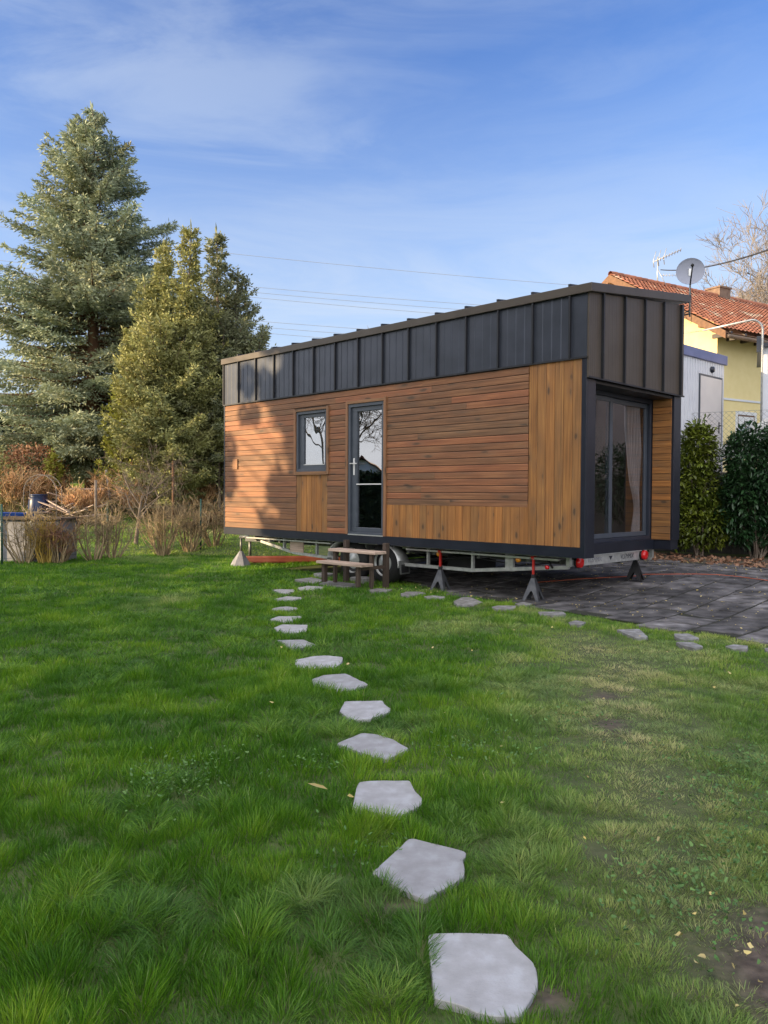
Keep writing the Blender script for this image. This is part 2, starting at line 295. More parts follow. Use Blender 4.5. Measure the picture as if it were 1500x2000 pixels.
def add_soil(m):
    t = m.node_tree; N = t.nodes; K = t.links.new; b = N['Principled BSDF']; src = b.inputs['Base Color'].links[0].from_socket
    a = N.new('ShaderNodeAttribute'); a.attribute_name = 'soil'; n = N.new('ShaderNodeTexNoise'); n.inputs['Scale'].default_value = 22; n.inputs['Detail'].default_value = 8
    tc_ = N.new('ShaderNodeTexCoord'); K(tc_.outputs['Object'], n.inputs['Vector']); r = N.new('ShaderNodeValToRGB'); e = r.color_ramp.elements
    e[0].position = .35; e[0].color = (0.055, 0.040, 0.030, 1); e[1].position = .7; e[1].color = (0.15, 0.115, 0.085, 1); K(n.outputs[0], r.inputs[0])
    mm = N.new('ShaderNodeMix'); mm.data_type = 'RGBA'; K(a.outputs['Fac'], mm.inputs['Factor']); K(src, mm.inputs['A']); K(r.outputs[0], mm.inputs['B']); K(mm.outputs['Result'], b.inputs['Base Color'])
add_soil(M['ground'])
M['terrace'] = pmat('rough grass ground', (0.07, 0.09, 0.03), (0.13, 0.12, 0.05), 1.5, 0.95)

# ------------------------------------------------------------------ mesh helpers
class MB:
    def __init__(s): s.v = []; s.f = []; s.uv = []; s.r = []; s.sm = []; s.pc = []
    def add(s, vs, fs, r=None, uvf=None, smooth=False):
        s.pc.append((len(s.v), len(s.f), len(s.uv))); o = len(s.v); s.v += [tuple(map(float, p)) for p in vs]
        rr = random.random() if r is None else r
        for f in fs:
            s.f.append([i+o for i in f]); s.r.append(rr); s.sm.append(smooth)
            for i in f:
                s.uv.append(uvf(vs[i]) if uvf else (0.0, 0.0))
    def box(s, lo, hi, along=2, r=None, top=None):
        (x0, y0, z0), (x1, y1, z1) = lo, hi
        vs = [(x0, y0, z0), (x1, y0, z0), (x1, y1, z0), (x0, y1, z0), (x0, y0, z1), (x1, y0, z1), (x1, y1, z1), (x0, y1, z1)]
        ou, ov = random.random()*40, random.random()*9
        oth = [i for i in range(3) if i != along]
        s.add(vs, [(0, 3, 2, 1), (4, 5, 6, 7), (0, 1, 5, 4), (1, 2, 6, 5), (2, 3, 7, 6), (3, 0, 4, 7)], r,
              lambda p: (p[along]+ou, p[oth[0]]+p[oth[1]]+ov))
    def obox(s, c, ex, ey, ez, r=None):
        """oriented box: centre and three half-extent vectors; u runs along ex"""
        c, ex, ey, ez = map(Vector, (c, ex, ey, ez)); lx = ex.length; ou, ov = random.random()*40, random.random()*9
        sg = [(-1, -1, -1), (1, -1, -1), (1, 1, -1), (-1, 1, -1), (-1, -1, 1), (1, -1, 1), (1, 1, 1), (-1, 1, 1)]
        vs = [c+ex*a+ey*b+ez*d for a, b, d in sg]
        uvl = {tuple(vs[i]): (sg[i][0]*lx+ou, sg[i][1]*ey.length+sg[i][2]*ez.length+ov) for i in range(8)}
        s.add(vs, [(0, 3, 2, 1), (4, 5, 6, 7), (0, 1, 5, 4), (1, 2, 6, 5), (2, 3, 7, 6), (3, 0, 4, 7)], r, lambda p: uvl[tuple(p)])
    def prism(s, poly, vec, r=None):
        """poly (list of 3D points) extruded by vec"""
        n = len(poly); vec = Vector(vec); a = [Vector(p) for p in poly]; b = [p+vec for p in a]
        fs = [tuple(range(n))[::-1], tuple(range(n, 2*n))]+[(i, (i+1) % n, n+(i+1) % n, n+i) for i in range(n)]
        ou = random.random()*30
        s.add(a+b, fs, r, lambda p: (p[0]+ou, p[1]+p[2]))
    def tube(s, path, rad, sides=8, r=None, cap=True, smooth=True):
        P = [Vector(p) for p in path]; n = len(P)
        if not hasattr(rad, '__len__'): rad = [rad]*n
        vs = []; up = None
        for i in range(n):
            t = (P[min(i+1, n-1)]-P[max(i-1, 0)]).normalized()
            if up is None: up = t.orthogonal().normalized()
            up = (up-t*up.dot(t)); up = up.normalized() if up.length > 1e-6 else t.orthogonal().normalized()
            q = t.cross(up)
            for k in range(sides):
                a = 2*PI*k/sides; vs.append(P[i]+(up*math.cos(a)+q*math.sin(a))*rad[i])
        fs = [(i*sides+k, i*sides+(k+1) % sides, (i+1)*sides+(k+1) % sides, (i+1)*sides+k) for i in range(n-1) for k in range(sides)]
        if cap: fs += [tuple(range(sides))[::-1], tuple(range((n-1)*sides, n*sides))]
        s.add(vs, fs, r, lambda p: (p[2], p[0]), smooth)
    def lathe(s, prof, axis_o, axis_d, sides=24, r=None, smooth=True):
        """prof list of (distance along axis, radius)"""
        o = Vector(axis_o); d = Vector(axis_d).normalized(); u = d.orthogonal().normalized(); w = d.cross(u); vs = []
        for t, rr in prof:
            for k in range(sides):
                a = 2*PI*k/sides; vs.append(o+d*t+(u*math.cos(a)+w*math.sin(a))*rr)
        n = len(prof)
        fs = [(i*sides+k, i*sides+(k+1) % sides, (i+1)*sides+(k+1) % sides, (i+1)*sides+k) for i in range(n-1) for k in range(sides)]
        s.add(vs, fs, r, None, smooth)
    def split(s, name, mat, parent=None, bevel=0):
        '''every added piece becomes an object of its own'''
        st = s.pc+[(len(s.v), len(s.f), len(s.uv))]; out = []
        for (v0, f0, u0), (v1, f1, u1) in zip(st, st[1:]):
            q = MB(); q.v = s.v[v0:v1]; q.f = [[i-v0 for i in f] for f in s.f[f0:f1]]; q.uv = s.uv[u0:u1]; q.r = s.r[f0:f1]; q.sm = s.sm[f0:f1]; out.append(q.build(name, mat, parent, bevel))
        return out
    def build(s, name, mat, parent=None, bevel=0):
        me = bpy.data.meshes.new(name); me.from_pydata(s.v, [], s.f)
        u = me.uv_layers.new(name='uv'); u.data.foreach_set('uv', [c for p in s.uv for c in p])
        a = me.attributes.new('rnd', 'FLOAT', 'FACE'); a.data.foreach_set('value', s.r)
        me.polygons.foreach_set('use_smooth', s.sm)
        me.materials.append(mat); me.update()
        o = bpy.data.objects.new(name, me); C.objects.link(o)
        if parent: o.parent = parent
        if bevel:
            b = o.modifiers.new('bevel', 'BEVEL'); b.width = bevel; b.segments = 2; b.limit_method = 'ANGLE'; b.angle_limit = R_(40)
        return o

def tag(o, label=None, cat=None, group=None, kind=None):
    if label: o['label'] = label
    if cat: o['category'] = cat
    if group: o['group'] = group
    if kind: o['kind'] = kind
    return o
def empty(name, loc, rz=0, label=None, cat=None, group=None):
    o = bpy.data.objects.new(name, None); C.objects.link(o); o.location = loc; o.rotation_euler = (0, 0, rz); o.empty_display_size = 0.2
    return tag(o, label, cat, group)
def copy_tree(o, parent=None):
    c = o.copy(); C.objects.link(c); c.parent = parent
    for ch in [x for x in bpy.data.objects if x.parent == o]: copy_tree(ch, c)
    return c

def np_mesh(name, verts, faces4=None, faces3=None, rnd4=None, rnd3=None, mat=None, parent=None, extra=None):
    """fast mesh from numpy; faces4 (n,4), faces3 (m,3)"""
    me = bpy.data.meshes.new(name); nv = len(verts); me.vertices.add(nv); me.vertices.foreach_set('co', np.ascontiguousarray(verts, dtype=np.float32).ravel())
    f4 = faces4 if faces4 is not None else np.zeros((0, 4), int); f3 = faces3 if faces3 is not None else np.zeros((0, 3), int)
    loops = np.concatenate([f4.ravel(), f3.ravel()]).astype(np.int32)
    starts = np.concatenate([np.arange(len(f4))*4, len(f4)*4+np.arange(len(f3))*3]).astype(np.int32)
    me.loops.add(len(loops)); me.loops.foreach_set('vertex_index', loops)
    me.polygons.add(len(starts)); me.polygons.foreach_set('loop_start', starts)
    me.update(calc_edges=True)
    rr = np.concatenate([rnd4 if rnd4 is not None else np.zeros(0), rnd3 if rnd3 is not None else np.zeros(0)])
    if len(rr): a = me.attributes.new('rnd', 'FLOAT', 'FACE'); a.data.foreach_set('value', rr.astype(np.float32))
    if extra is not None:
        for k, v in extra.items(): a = me.attributes.new(k, 'FLOAT', 'FACE'); a.data.foreach_set('value', v.astype(np.float32))
    if mat: me.materials.append(mat)
    o = bpy.data.objects.new(name, me); C.objects.link(o)
    if parent: o.parent = parent
    return o

_lat = {}
def vnoise(x, y, scale, seed=0):
    """smooth value noise 0..1"""
    if seed not in _lat: _lat[seed] = np.random.default_rng(seed+100).random((256, 256))
    T = _lat[seed]; x = np.asarray(x, float)/scale; y = np.asarray(y, float)/scale
    xi = np.floor(x).astype(int); yi = np.floor(y).astype(int); fx = x-xi; fy = y-yi
    fx = fx*fx*(3-2*fx); fy = fy*fy*(3-2*fy)
    a = T[xi % 256, yi % 256]; b = T[(xi+1) % 256, yi % 256]; c = T[xi % 256, (yi+1) % 256]; d = T[(xi+1) % 256, (yi+1) % 256]
    return (a*(1-fx)+b*fx)*(1-fy)+(c*(1-fx)+d*fx)*fy
def fnoise(x, y, scale, seed=0):
    return (vnoise(x, y, scale, seed)*.57+vnoise(x, y, scale*.48, seed+1)*.28+vnoise(x, y, scale*.22, seed+2)*.15)

# ------------------------------------------------------------------ terrain
P0 = (2.375, 9.280); HR = R_(45.068)       # near corner of the tiny house and its turn
BX, BY = math.cos(HR), math.sin(HR)        # local x: along the glazed end; local y: along the long side
def to_local(x, y):
    dx, dy = x-P0[0], y-P0[1]; return dx*BX+dy*BY, -dx*BY+dy*BX
def to_world(xl, yl):
    return P0[0]+xl*BX-yl*BY, P0[1]+xl*BY+yl*BX
def gh(x, y):
    x = np.asarray(x, float); y = np.asarray(y, float)
    xl, yl = to_local(x, y)
    z = np.clip(.07*(xl-.3), 0, .2)*np.clip((7-yl)/3, 0, 1)
    z = z+np.clip(.13*(y-17), 0, 1.75)*np.clip((6-x)/4+.35, .35, 1)
    z = z+(fnoise(x, y, 1.3, 5)-.5)*.05*np.clip((6-xl*3)/6, 0, 1)
    z = z+9*np.clip((y-75)/70, 0, 1)**1.5
    z = z+20*np.exp(-((x-50)**2/512+(y-80)**2/1250))
    return z
def ghf(x, y): return float(gh(x, y))

xs = np.concatenate([np.linspace(-300, -30, 28)[:-1], np.linspace(-30, -9, 22)[:-1], np.linspace(-9, 9, 121)[:-1], np.linspace(9, 30, 22)[:-1], np.linspace(30, 300, 46)])
ys = np.concatenate([np.linspace(-120, -4, 24)[:-1], np.linspace(-4, 20, 151)[:-1], np.linspace(20, 45, 40)[:-1], np.linspace(45, 400, 60)])
GX, GY = np.meshgrid(xs, ys)
GZ = gh(GX, GY)
ids = np.arange(GX.size).reshape(GX.shape)
q = np.stack([ids[:-1, :-1], ids[:-1, 1:], ids[1:, 1:], ids[1:, :-1]], -1).reshape(-1, 4)
g = np_mesh('ground', np.stack([GX, GY, GZ], -1).reshape(-1, 3), q, mat=M['ground'])
WORN = [(1.9, 7.2, .55), (1.85, 6.2, .75), (1.6, 5.2, .75), (1.4, 4.4, .75), (1.25, 3.6, .65), (1.05, 3.0, .55), (.95, 2.5, .45), (1.4, 2.2, .6)]
def worn(x, y):
    w = np.zeros_like(x)
    for i in range(len(WORN)-1):
        a, b_ = WORN[i], WORN[i+1]
        for t in (0, .33, .66):
            cx, cy, r = [a[k]+(b_[k]-a[k])*t for k in range(3)]; w = np.maximum(w, np.exp(-((x-cx)**2+((y-cy)*.8)**2)/(r*r*.55)))
    return w
SOIL = [(1.10, 2.18, .15, .20), (1.28, 2.42, .12, .16), (.07, 2.55, .10, .045), (.82, 2.95, .06, .09), (.46, 2.06, .05, .05), (1.35, 4.6, .1, .12), (1.5, 5.3, .12, .12)]
def soil(x, y):
    s = np.zeros_like(x)
    for cx, cy, rx, ry in SOIL: s = np.maximum(s, np.exp(-(((x-cx)/rx)**2+((y-cy)/ry)**2)))
    return s
_fx, _fy = GX.ravel(), GY.ravel()
_sa = g.data.attributes.new('soil', 'FLOAT', 'POINT'); _xl, _yl = to_local(_fx, _fy); _sv = np.clip(soil(_fx, _fy)*1.2+.30*worn(_fx, _fy)+((_xl > 4.5) & (_xl < 7) & (_yl < 6))*.9, 0, 1)
_sa.data.foreach_set('value', _sv.astype(np.float32))
g.data.polygons.foreach_set('use_smooth', [True]*len(g.data.polygons))
tag(g, kind='structure')

# patio of dark slabs
PEDGE = [(5.2, .9), (3.23, .43), (1.79, -.10), (.46, -.38), (-.69, -.53), (-1.6, -.66), (-2.4, -.62), (-6, -.8)]
def pedge(yl):
    a = np.array(PEDGE)[::-1]; return np.interp(yl, a[:, 0], a[:, 1])
pb = MB(); jb = MB()
PX = [-1.2+.5*i for i in range(13)]
yy = -6.5; row = 0
while yy < 5.0:
    off = .25*(row % 2)
    for x0 in PX:
        x0 = x0+off; cx_, cy_ = x0+.25, yy+.25
        if cx_ < pedge(cy_)+.12 or cx_ > 4.85: continue
        g_ = .015
        cs = [(x0+g_, yy+g_), (x0+.5-g_, yy+g_), (x0+.5-g_, yy+.5-g_), (x0+g_, yy+.5-g_)]
        tilt = [random.uniform(-.005, .005) for _ in range(4)]
        lo = []; hi = []
        for (a, b_), tz in zip(cs, tilt):
            wx, wy = to_world(a, b_); zz = ghf(wx, wy); lo.append((wx, wy, zz-.04)); hi.append((wx, wy, zz+.022+tz))
        pb.add(lo+hi, [(4, 5, 6, 7), (0, 1, 5, 4), (1, 2, 6, 5), (2, 3, 7, 6), (3, 0, 4, 7)])
    yy += .5; row += 1
tag(pb.build('patio', M['patio'], bevel=.006), kind='structure')
ny = 40
vs = []; fs = []
for i in range(ny+1):
    yl = -6.6+11.5*i/ny
    e0 = float(pedge(yl))+.05
    for k in range(9):
        wx, wy = to_world(e0+(4.95-e0)*k/8, yl); vs.append((wx, wy, ghf(wx, wy)+.012))
for i in range(ny):
    for k in range(8): a = i*9+k; fs.append((a, a+1, a+10, a+9))
jb.add(vs, fs); tag(jb.build('patio_bed', M['joint']), kind='structure')

# stepping stones (outlines in metres on the ground)
STONES = [
[(0.14,2.35),(0.15,2.37),(0.25,2.38),(0.34,2.38),(0.38,2.38),(0.39,2.37),(0.40,2.32),(0.44,2.23),(0.44,2.18),(0.43,2.12),(0.40,2.06),(0.37,2.01),(0.36,1.985),(0.29,1.985),(0.24,2.00),(0.22,2.02),(0.17,2.04),(0.14,2.05),(0.14,2.13),(0.14,2.22),(0.14,2.28)],
[(0.10,3.05),(0.12,3.06),(0.30,2.96),(0.32,2.94),(0.31,2.89),(0.30,2.88),(0.30,2.80),(0.29,2.74),(0.23,2.67),(0.14,2.58),(0.07,2.64),(0.02,2.70),(-0.04,2.76),(-0.01,2.82),(0.04,2.92)],
[(-0.11,3.64),(-0.06,3.66),(0.13,3.68),(0.15,3.55),(0.18,3.47),(0.17,3.39),(0.07,3.27),(-0.00,3.28),(-0.13,3.35),(-0.12,3.57)],
[(-0.25,4.20),(-0.12,4.38),(-0.04,4.36),(0.06,4.26),(0.14,4.11),(0.03,3.95),(-0.03,3.96),(-0.13,4.07)],
[(-0.25,5.08),(0.00,5.10),(0.01,5.01),(0.05,4.90),(0.04,4.82),(-0.08,4.67),(-0.19,4.65),(-0.27,4.84)],
[(-0.52,5.67),(-0.44,5.79),(-0.28,5.83),(-0.10,5.50),(-0.20,5.36),(-0.31,5.32),(-0.39,5.40),(-0.48,5.47)],
[(-0.71,6.34),(-0.58,6.46),(-0.47,6.48),(-0.33,6.41),(-0.33,6.22),(-0.36,6.07),(-0.47,6.02),(-0.64,6.00),(-0.69,6.14)],
[(-0.98,7.17),(-0.74,7.24),(-0.60,7.00),(-0.70,6.84),(-0.75,6.78),(-0.82,6.83),(-0.89,7.04)],
[(-1.09,7.78),(-1.03,7.98),(-0.77,8.00),(-0.75,7.66),(-0.84,7.56),(-1.01,7.57)],
[(-1.24,8.30),(-1.15,8.56),(-0.90,8.57),(-0.88,8.47),(-0.99,8.22),(-1.05,8.20),(-1.13,8.30)],
[(-1.32,9.13),(-1.24,9.32),(-1.15,9.38),(-1.01,9.27),(-1.01,9.11),(-1.28,9.02)],
[(-1.40,10.01),(-1.27,10.31),(-1.07,10.18),(-1.05,10.03),(-1.26,9.86),(-1.35,9.86)],
[(-1.55,10.92),(-1.49,11.04),(-1.26,11.02),(-1.22,10.79),(-1.28,10.56),(-1.41,10.60)],
[(-1.22,11.10),(-1.10,11.33),(-0.84,11.26),(-0.87,10.96),(-1.18,10.86)],
[(-1.37,12.04),(-1.15,12.34),(-0.90,12.03),(-1.02,11.61),(-1.10,11.69)],
[(-0.96,11.59),(-0.85,11.99),(-0.33,11.47),(-0.53,11.08)],
]
SLABEL = ['large pale stepping stone nearest the camera with one cut corner', 'second stepping stone from the front, pointed towards bare earth',
 'third stepping stone from the front, broad with a curved right side', 'fourth stepping stone from the front with pointed ends left and right',
 'fifth stepping stone from the front, blunt flat top edge', 'sixth stepping stone from the front, sharp point at its right',
 'seventh stepping stone from the front, wide and nearly rectangular', 'eighth stepping stone from the front, notched at its left',
 'ninth stepping stone from the front, pointed left and squared right', 'tenth stepping stone from the front, long thin tip at its left',
 'eleventh stepping stone from the front, half sunk in grass', 'twelfth stepping stone from the front, lens shaped',
 'thirteenth stepping stone from the front, farthest of the single file', 'flat stone beside the paving slabs, closest to the wooden steps path end',
 'grey paving slab at the left of the landing before the wooden steps', 'grey paving slab at the right of the landing before the wooden steps']
PADS = [[(-1.13,12.60),(-0.97,12.82),(-0.79,12.62),(-0.93,12.29)], [(-0.52,12.08),(-0.35,12.28),(-0.10,12.11),(-0.32,11.82)]]
EDGERS = [
[(-0.21,10.84),(-0.07,11.03),(0.13,10.96),(0.05,10.70),(-0.18,10.69)],
[(0.23,10.49),(0.33,10.71),(0.50,10.67),(0.57,10.51),(0.33,10.19),(0.23,10.24)],
[(0.52,10.09),(0.65,10.21),(0.80,10.11),(0.76,9.95),(0.55,9.93)],
[(0.86,9.64),(1.00,10.07),(1.12,10.13),(1.23,9.66),(1.08,9.37),(0.88,9.36)],
[(1.27,9.20),(1.36,9.32),(1.58,9.28),(1.51,9.04),(1.29,8.96)],
[(1.59,9.48),(1.72,9.60),(1.80,9.49),(1.74,9.37),(1.61,9.36)],
[(1.75,8.86),(2.02,8.83),(2.02,8.65),(1.88,8.57),(1.72,8.60)],
[(1.93,8.17),(2.04,8.30),(2.12,8.18),(2.03,8.01),(1.92,8.04)],
[(2.33,7.82),(2.57,7.86),(2.54,7.65),(2.50,7.38),(2.36,7.32),(2.34,7.59)],
[(2.80,7.53),(2.94,7.53),(2.95,7.29),(2.78,7.19),(2.75,7.36)],
[(2.64,7.06),(2.79,7.06),(2.81,6.86),(2.69,6.77),(2.63,6.92)],
[(3.02,6.91),(3.14,7.00),(3.23,6.92),(3.16,6.78),(3.03,6.78)],
[(3.30,6.74),(3.35,6.87),(3.46,6.92),(3.50,6.75),(3.35,6.70)],
]
ELABEL = ['first lawn edging stone along the patio, counted from the wooden steps', 'second lawn edging stone counted from the wooden steps, wide and flat',
 'third lawn edging stone counted from the wooden steps', 'fourth lawn edging stone counted from the steps, largest before the jack stand',
 'fifth lawn edging stone, sunk in grass in front of the front jack stand', 'small edging stone just left of the front jack stand',
 'long edging stone just right of the front jack stand', 'small pale edging stone between the long one and the broad one',
 'broad edging stone in front of the bushy grass tuft', 'pointed pale edging stone, upper of the two right of the tuft',
 'low edging stone, lower of the two right of the tuft', 'edging stone near the right picture edge on the lawn', 'edging stone cut by the right picture edge']

def poly_round(poly, it=2, jit=.004, rg=random.Random(3)):
    P = [Vector((a, b)) for a, b in poly]
    for _ in range(it):
        Q = []
        for i in range(len(P)):
            a, b = P[i], P[(i+1) % len(P)]; d = (b-a).length; c = min(.22, .009/max(d, 1e-4))
            Q += [a.lerp(b, c), a.lerp(b, 1-c)]
        P = Q
    out = []
    for i in range(len(P)):   # slight raggedness along the edges
        a, b = P[i], P[(i+1) % len(P)]; out.append(a); n = int((b-a).length/.05)
        for k in range(1, n): p = a.lerp(b, k/n); out.append(p+Vector((rg.uniform(-jit, jit), rg.uniform(-jit, jit))))
    return out
def flat_stone(name, poly, thick, lift, mat, label, cat, group):
    P = poly_round(poly); n = len(P); area = sum(P[i].x*P[(i+1) % n].y-P[(i+1) % n].x*P[i].y for i in range(n))
    if area < 0: P = P[::-1]
    cx = sum(p.x for p in P)/n; cy = sum(p.y for p in P)/n; z0 = ghf(cx, cy)
    vs = []; sx, sy = random.uniform(-.03, .03), random.uniform(-.02, .02)
    for p, zz in [(p, lift-thick) for p in P]+[(p, lift-.012) for p in P]: vs.append((p.x-cx, p.y-cy, zz))
    for ins, dz in ((.994, -.002), (.982, 0)):
        for p in P: vs.append(((p.x-cx)*ins, (p.y-cy)*ins, lift+dz))
    rings = 4; vs = [(x, y, z+x*sx+y*sy) for x, y, z in vs]
    fs = [(k*n+i, k*n+(i+1) % n, (k+1)*n+(i+1) % n, (k+1)*n+i) for k in range(rings-1) for i in range(n)]
    fs.append(tuple(range((rings-1)*n, rings*n)))
    b = MB(); b.add(vs, fs); o = b.build(name, mat); o.location = (cx, cy, z0); tag(o, label, cat, group); return o
for i, (p, l) in enumerate(zip(STONES, SLABEL)):
    flat_stone('stepping_stone' if i < 14 else 'paving_slab', p, .05, .019 if i < 14 else .028, M['stone'] if i < 14 else M['stone_d'], l, 'stepping stone' if i < 14 else 'paving slab', 'stepping stones leading to the steps' if i < 14 else 'paving slabs before the steps')
for p, l in zip(PADS, ['concrete slab under the left front leg of the wooden steps', 'concrete slab under the right front leg of the wooden steps']):
    flat_stone('concrete_pad', p, .10, .075, M['stone_d'], l, 'concrete slab', 'concrete slabs under the steps')
for p, l in zip(EDGERS, ELABEL):
    flat_stone('edging_stone', p, .05, .034, M['stone_d'], l, 'edging stone', 'edging stones between lawn and patio')

# ------------------------------------------------------------------ the tiny house (local frame: x along the glazed end, y along the long side)
TH = empty('tiny_house', (P0[0], P0[1], 0), HR, 'tiny house on a trailer, brown board cladding with a dark metal band under the roof', 'tiny house')
HW, HL = 2.5, 7.53
D_OP = (3.335, 4.125, .735, 2.745)      # door opening  y0 y1 z0 z1
W_OP = (4.625, 5.405, 1.725, 2.715)     # window opening
def rects_minus(y0, y1, z0, z1, holes):
    """split a rectangle round holes (grid cut)"""
    ys_ = sorted({y0, y1, *[min(max(h[0], y0), y1) for h in holes], *[min(max(h[1], y0), y1) for h in holes]})
    zs_ = sorted({z0, z1, *[min(max(h[2], z0), z1) for h in holes], *[min(max(h[3], z0), z1) for h in holes]})
    out = []
    for a, b in zip(ys_, ys_[1:]):
        for c, d in zip(zs_, zs_[1:]):
            my, mz = (a+b)/2, (c+d)/2
            if not any(h[0] < my < h[1] and h[2] < mz < h[3] for h in holes): out.append((a, b, c, d))
    return out
b = MB()
for (a, c, d, e) in rects_minus(.30, 7.45, .75, 3.68, [D_OP, W_OP]): b.box((.003, a, d), (.10, c, e), r=.5)
b.box((2.40, .30, .75), (2.497, 7.45, 3.85)); b.box((.10, 7.35, .75), (2.40, 7.45, 3.7)); b.box((.003, .30, .62), (2.497, 7.45, .748)); b.box((.10, .36, 2.80), (2.40, 7.35, 2.9))
b.box((1.55, 3.0, .75), (1.6, 7.35, 2.8)); b.box((.10, 5.6, .75), (1.55, 5.65, 2.8))
b.build('wall', M['inner'], TH)

def hboards(mb, x0, x1, ya, yb, za, zb, pitch, holes=(), axis='y'):
    z = za
    while z < zb-.02:
        zt = min(z+pitch-.0055, zb); spans = [(ya, yb)]
        for h in holes:
            if h[2] < (z+zt)/2 < h[3]:
                ns = []
                for s0, s1 in spans:
                    if h[1] <= s0 or h[0] >= s1: ns.append((s0, s1)); continue
                    if h[0] > s0: ns.append((s0, h[0]))
                    if h[1] < s1: ns.append((h[1], s1))
                spans = ns
        for s0, s1 in spans:
            p = s0
            while p < s1-1e-4:
                e = min(s1, p+random.uniform(.9, 3.2))
                if s1-e < .35: e = s1
                r = random.random(); g_ = .0008
                mid = z+(zt-z)*.82
                # wedge profile: face leans out to the bottom edge, top edge chamfered
                if axis == 'y':
                    prof = [(x1, z), (x0, z+.002), (x0+.002, mid), (x0+.007, zt), (x1, zt)]
                    A = [(px, p+g_, pz) for px, pz in prof]; B = [(px, e-g_, pz) for px, pz in prof]
                n = 5; ou, ov = random.random()*40, random.random()*9
                fs = [tuple(range(n)), tuple(range(n, 2*n))[::-1]]+[(i, n+i, n+(i+1) % n, (i+1) % n) for i in range(n)]
                mb.add(A+B, fs, r, lambda q: (q[1]+ou, q[2]+ov))
                p = e
        z += pitch
TR_D = (3.285, 4.175, .73, 2.80); TR_W = (4.572, 5.458, 1.675, 2.765); UW = (4.615, 5.40, .70, 1.70)
HB = MB(); hboards(HB, -.024, .001, .795, 7.50, .742, 2.985, .0928, [TR_D, TR_W, UW, (.79, 3.285, .70, 1.248)])
HB.build('horizontal_cladding', M['wood_h'], TH)
VB = MB()
def vboards(mb, ya, yb, za, zb, pitch, x0=-.022):
    n = max(1, round((yb-ya)/pitch)); p = (yb-ya)/n
    for i in range(n):
        a, c = ya+i*p+.0022, ya+(i+1)*p-.0022
        prof = [(.001, a), (x0+.004, a), (x0, a+.005), (x0, c-.005), (x0+.004, c), (.001, c)]
        A = [(px, py, za) for px, py in prof]; B = [(px, py, zb) for px, py in prof]; n_ = 6; ou, ov = random.random()*40, random.random()*9
        fs = [tuple(range(n_)), tuple(range(n_, 2*n_))[::-1]]+[(k, n_+k, n_+(k+1) % n_, (k+1) % n_) for k in range(n_)]
        mb.add(A+B, fs, None, lambda q: (q[2]+ou, q[1]+ov))
vboards(VB, .045, .79, .742, 2.985, .131); VB.build('vertical_cladding', M['wood_v'], TH)
VB = MB(); vboards(VB, .79, 3.283, .742, 1.245, .131); VB.build('vertical_cladding', M['wood_v'], TH)
VB = MB(); vboards(VB, 4.617, 5.398, .742, 1.672, .131); VB.build('vertical_cladding', M['wood_v'], TH)
b = MB()      # wood on the inner face of the far wing beside the glass
zz = .75
while zz < 2.70:
    b.box((2.262, .01, zz), (2.284, .275, min(zz+.086, 2.715)), along=1); zz += .0925
b.build('wing_cladding', M['wood_v'], TH)

# skirting, corner posts, wings
b = MB(); b.box((-.032, .0, .613), (.0, HL, .738), r=.5); b.box((-.034, 3.5, .6135), (-.0325, 3.504, .7375), r=.5)
b.box((-.028, HL-.03, .739), (.0, HL, 2.985), r=.5); b.box((.0, .245, .613), (2.28, .30, .75), r=.5); b.box((2.286, .0, .613), (HW, .30, .748), r=.5)
b.build('skirting', M['trim'], TH, bevel=.004)
b = MB(); b.box((-.030, -.02, .6125), (.0, .043, 2.98), r=.5)
b.box((.001, -.022, .6125), (.185, .244, 2.744), r=.5); b.box((2.286, -.022, .749), (2.505, .30, 2.744), r=.5)
b.split('corner_post', M['trim'], TH, bevel=.003)
b = MB(); b.box((.186, .0, 2.705), (2.285, .30, 2.743), r=.5); b.build('soffit', M['seam'], TH)

# metal band, long side
def slope(x): return 3.735+.112*(x+.05)
b = MB()
b.box((-.028, -.02, 2.988), (.0, HL, 3.735), r=.5)
b.build('side_metal_band', M['anth'], TH)
b = MB(); seams = [7.047-.5265*i for i in range(14)]
for y in seams: b.box((-.062, y-.010, 2.998), (-.029, y+.010, 3.735), r=.5)
b.box((-.045, -.03, 2.975), (-.0285, HL+.01, 2.997), r=.5)
b.box((-.050, HL-.012, 2.998), (-.029, HL+.012, 3.735), r=.5)
b.split('side_seam', M['seam'], TH)
b = MB(); edges = [HL]+seams+[-.02]
for y1, y0 in zip(edges, edges[1:]):
    for k in (1, 2, 3):
        y = y0+(y1-y0)*k/4
        if y1-y0 > .3: b.prism([(-.0285, y-.008, 2.998), (-.0318, y, 2.998), (-.0285, y+.008, 2.998)], (0, 0, .737), r=.5)
b.build('side_rib', M['anth'], TH)
# metal, glazed end
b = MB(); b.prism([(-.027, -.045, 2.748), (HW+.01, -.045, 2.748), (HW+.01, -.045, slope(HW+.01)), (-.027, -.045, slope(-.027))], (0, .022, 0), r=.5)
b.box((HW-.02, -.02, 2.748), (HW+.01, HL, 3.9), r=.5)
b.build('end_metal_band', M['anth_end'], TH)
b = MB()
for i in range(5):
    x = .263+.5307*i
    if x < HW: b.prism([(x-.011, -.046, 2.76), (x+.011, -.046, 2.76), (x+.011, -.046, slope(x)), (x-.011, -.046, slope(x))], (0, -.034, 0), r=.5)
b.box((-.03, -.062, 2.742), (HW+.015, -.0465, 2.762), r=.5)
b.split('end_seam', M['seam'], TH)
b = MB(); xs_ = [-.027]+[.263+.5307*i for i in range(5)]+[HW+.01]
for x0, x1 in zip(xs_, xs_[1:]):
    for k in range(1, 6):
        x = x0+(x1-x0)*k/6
        if x1-x0 > .2: b.prism([(x-.008, -.0455, 2.764), (x, -.0467, 2.764), (x+.008, -.0455, 2.764)], (0, 0, slope(x)-2.766), r=.5)
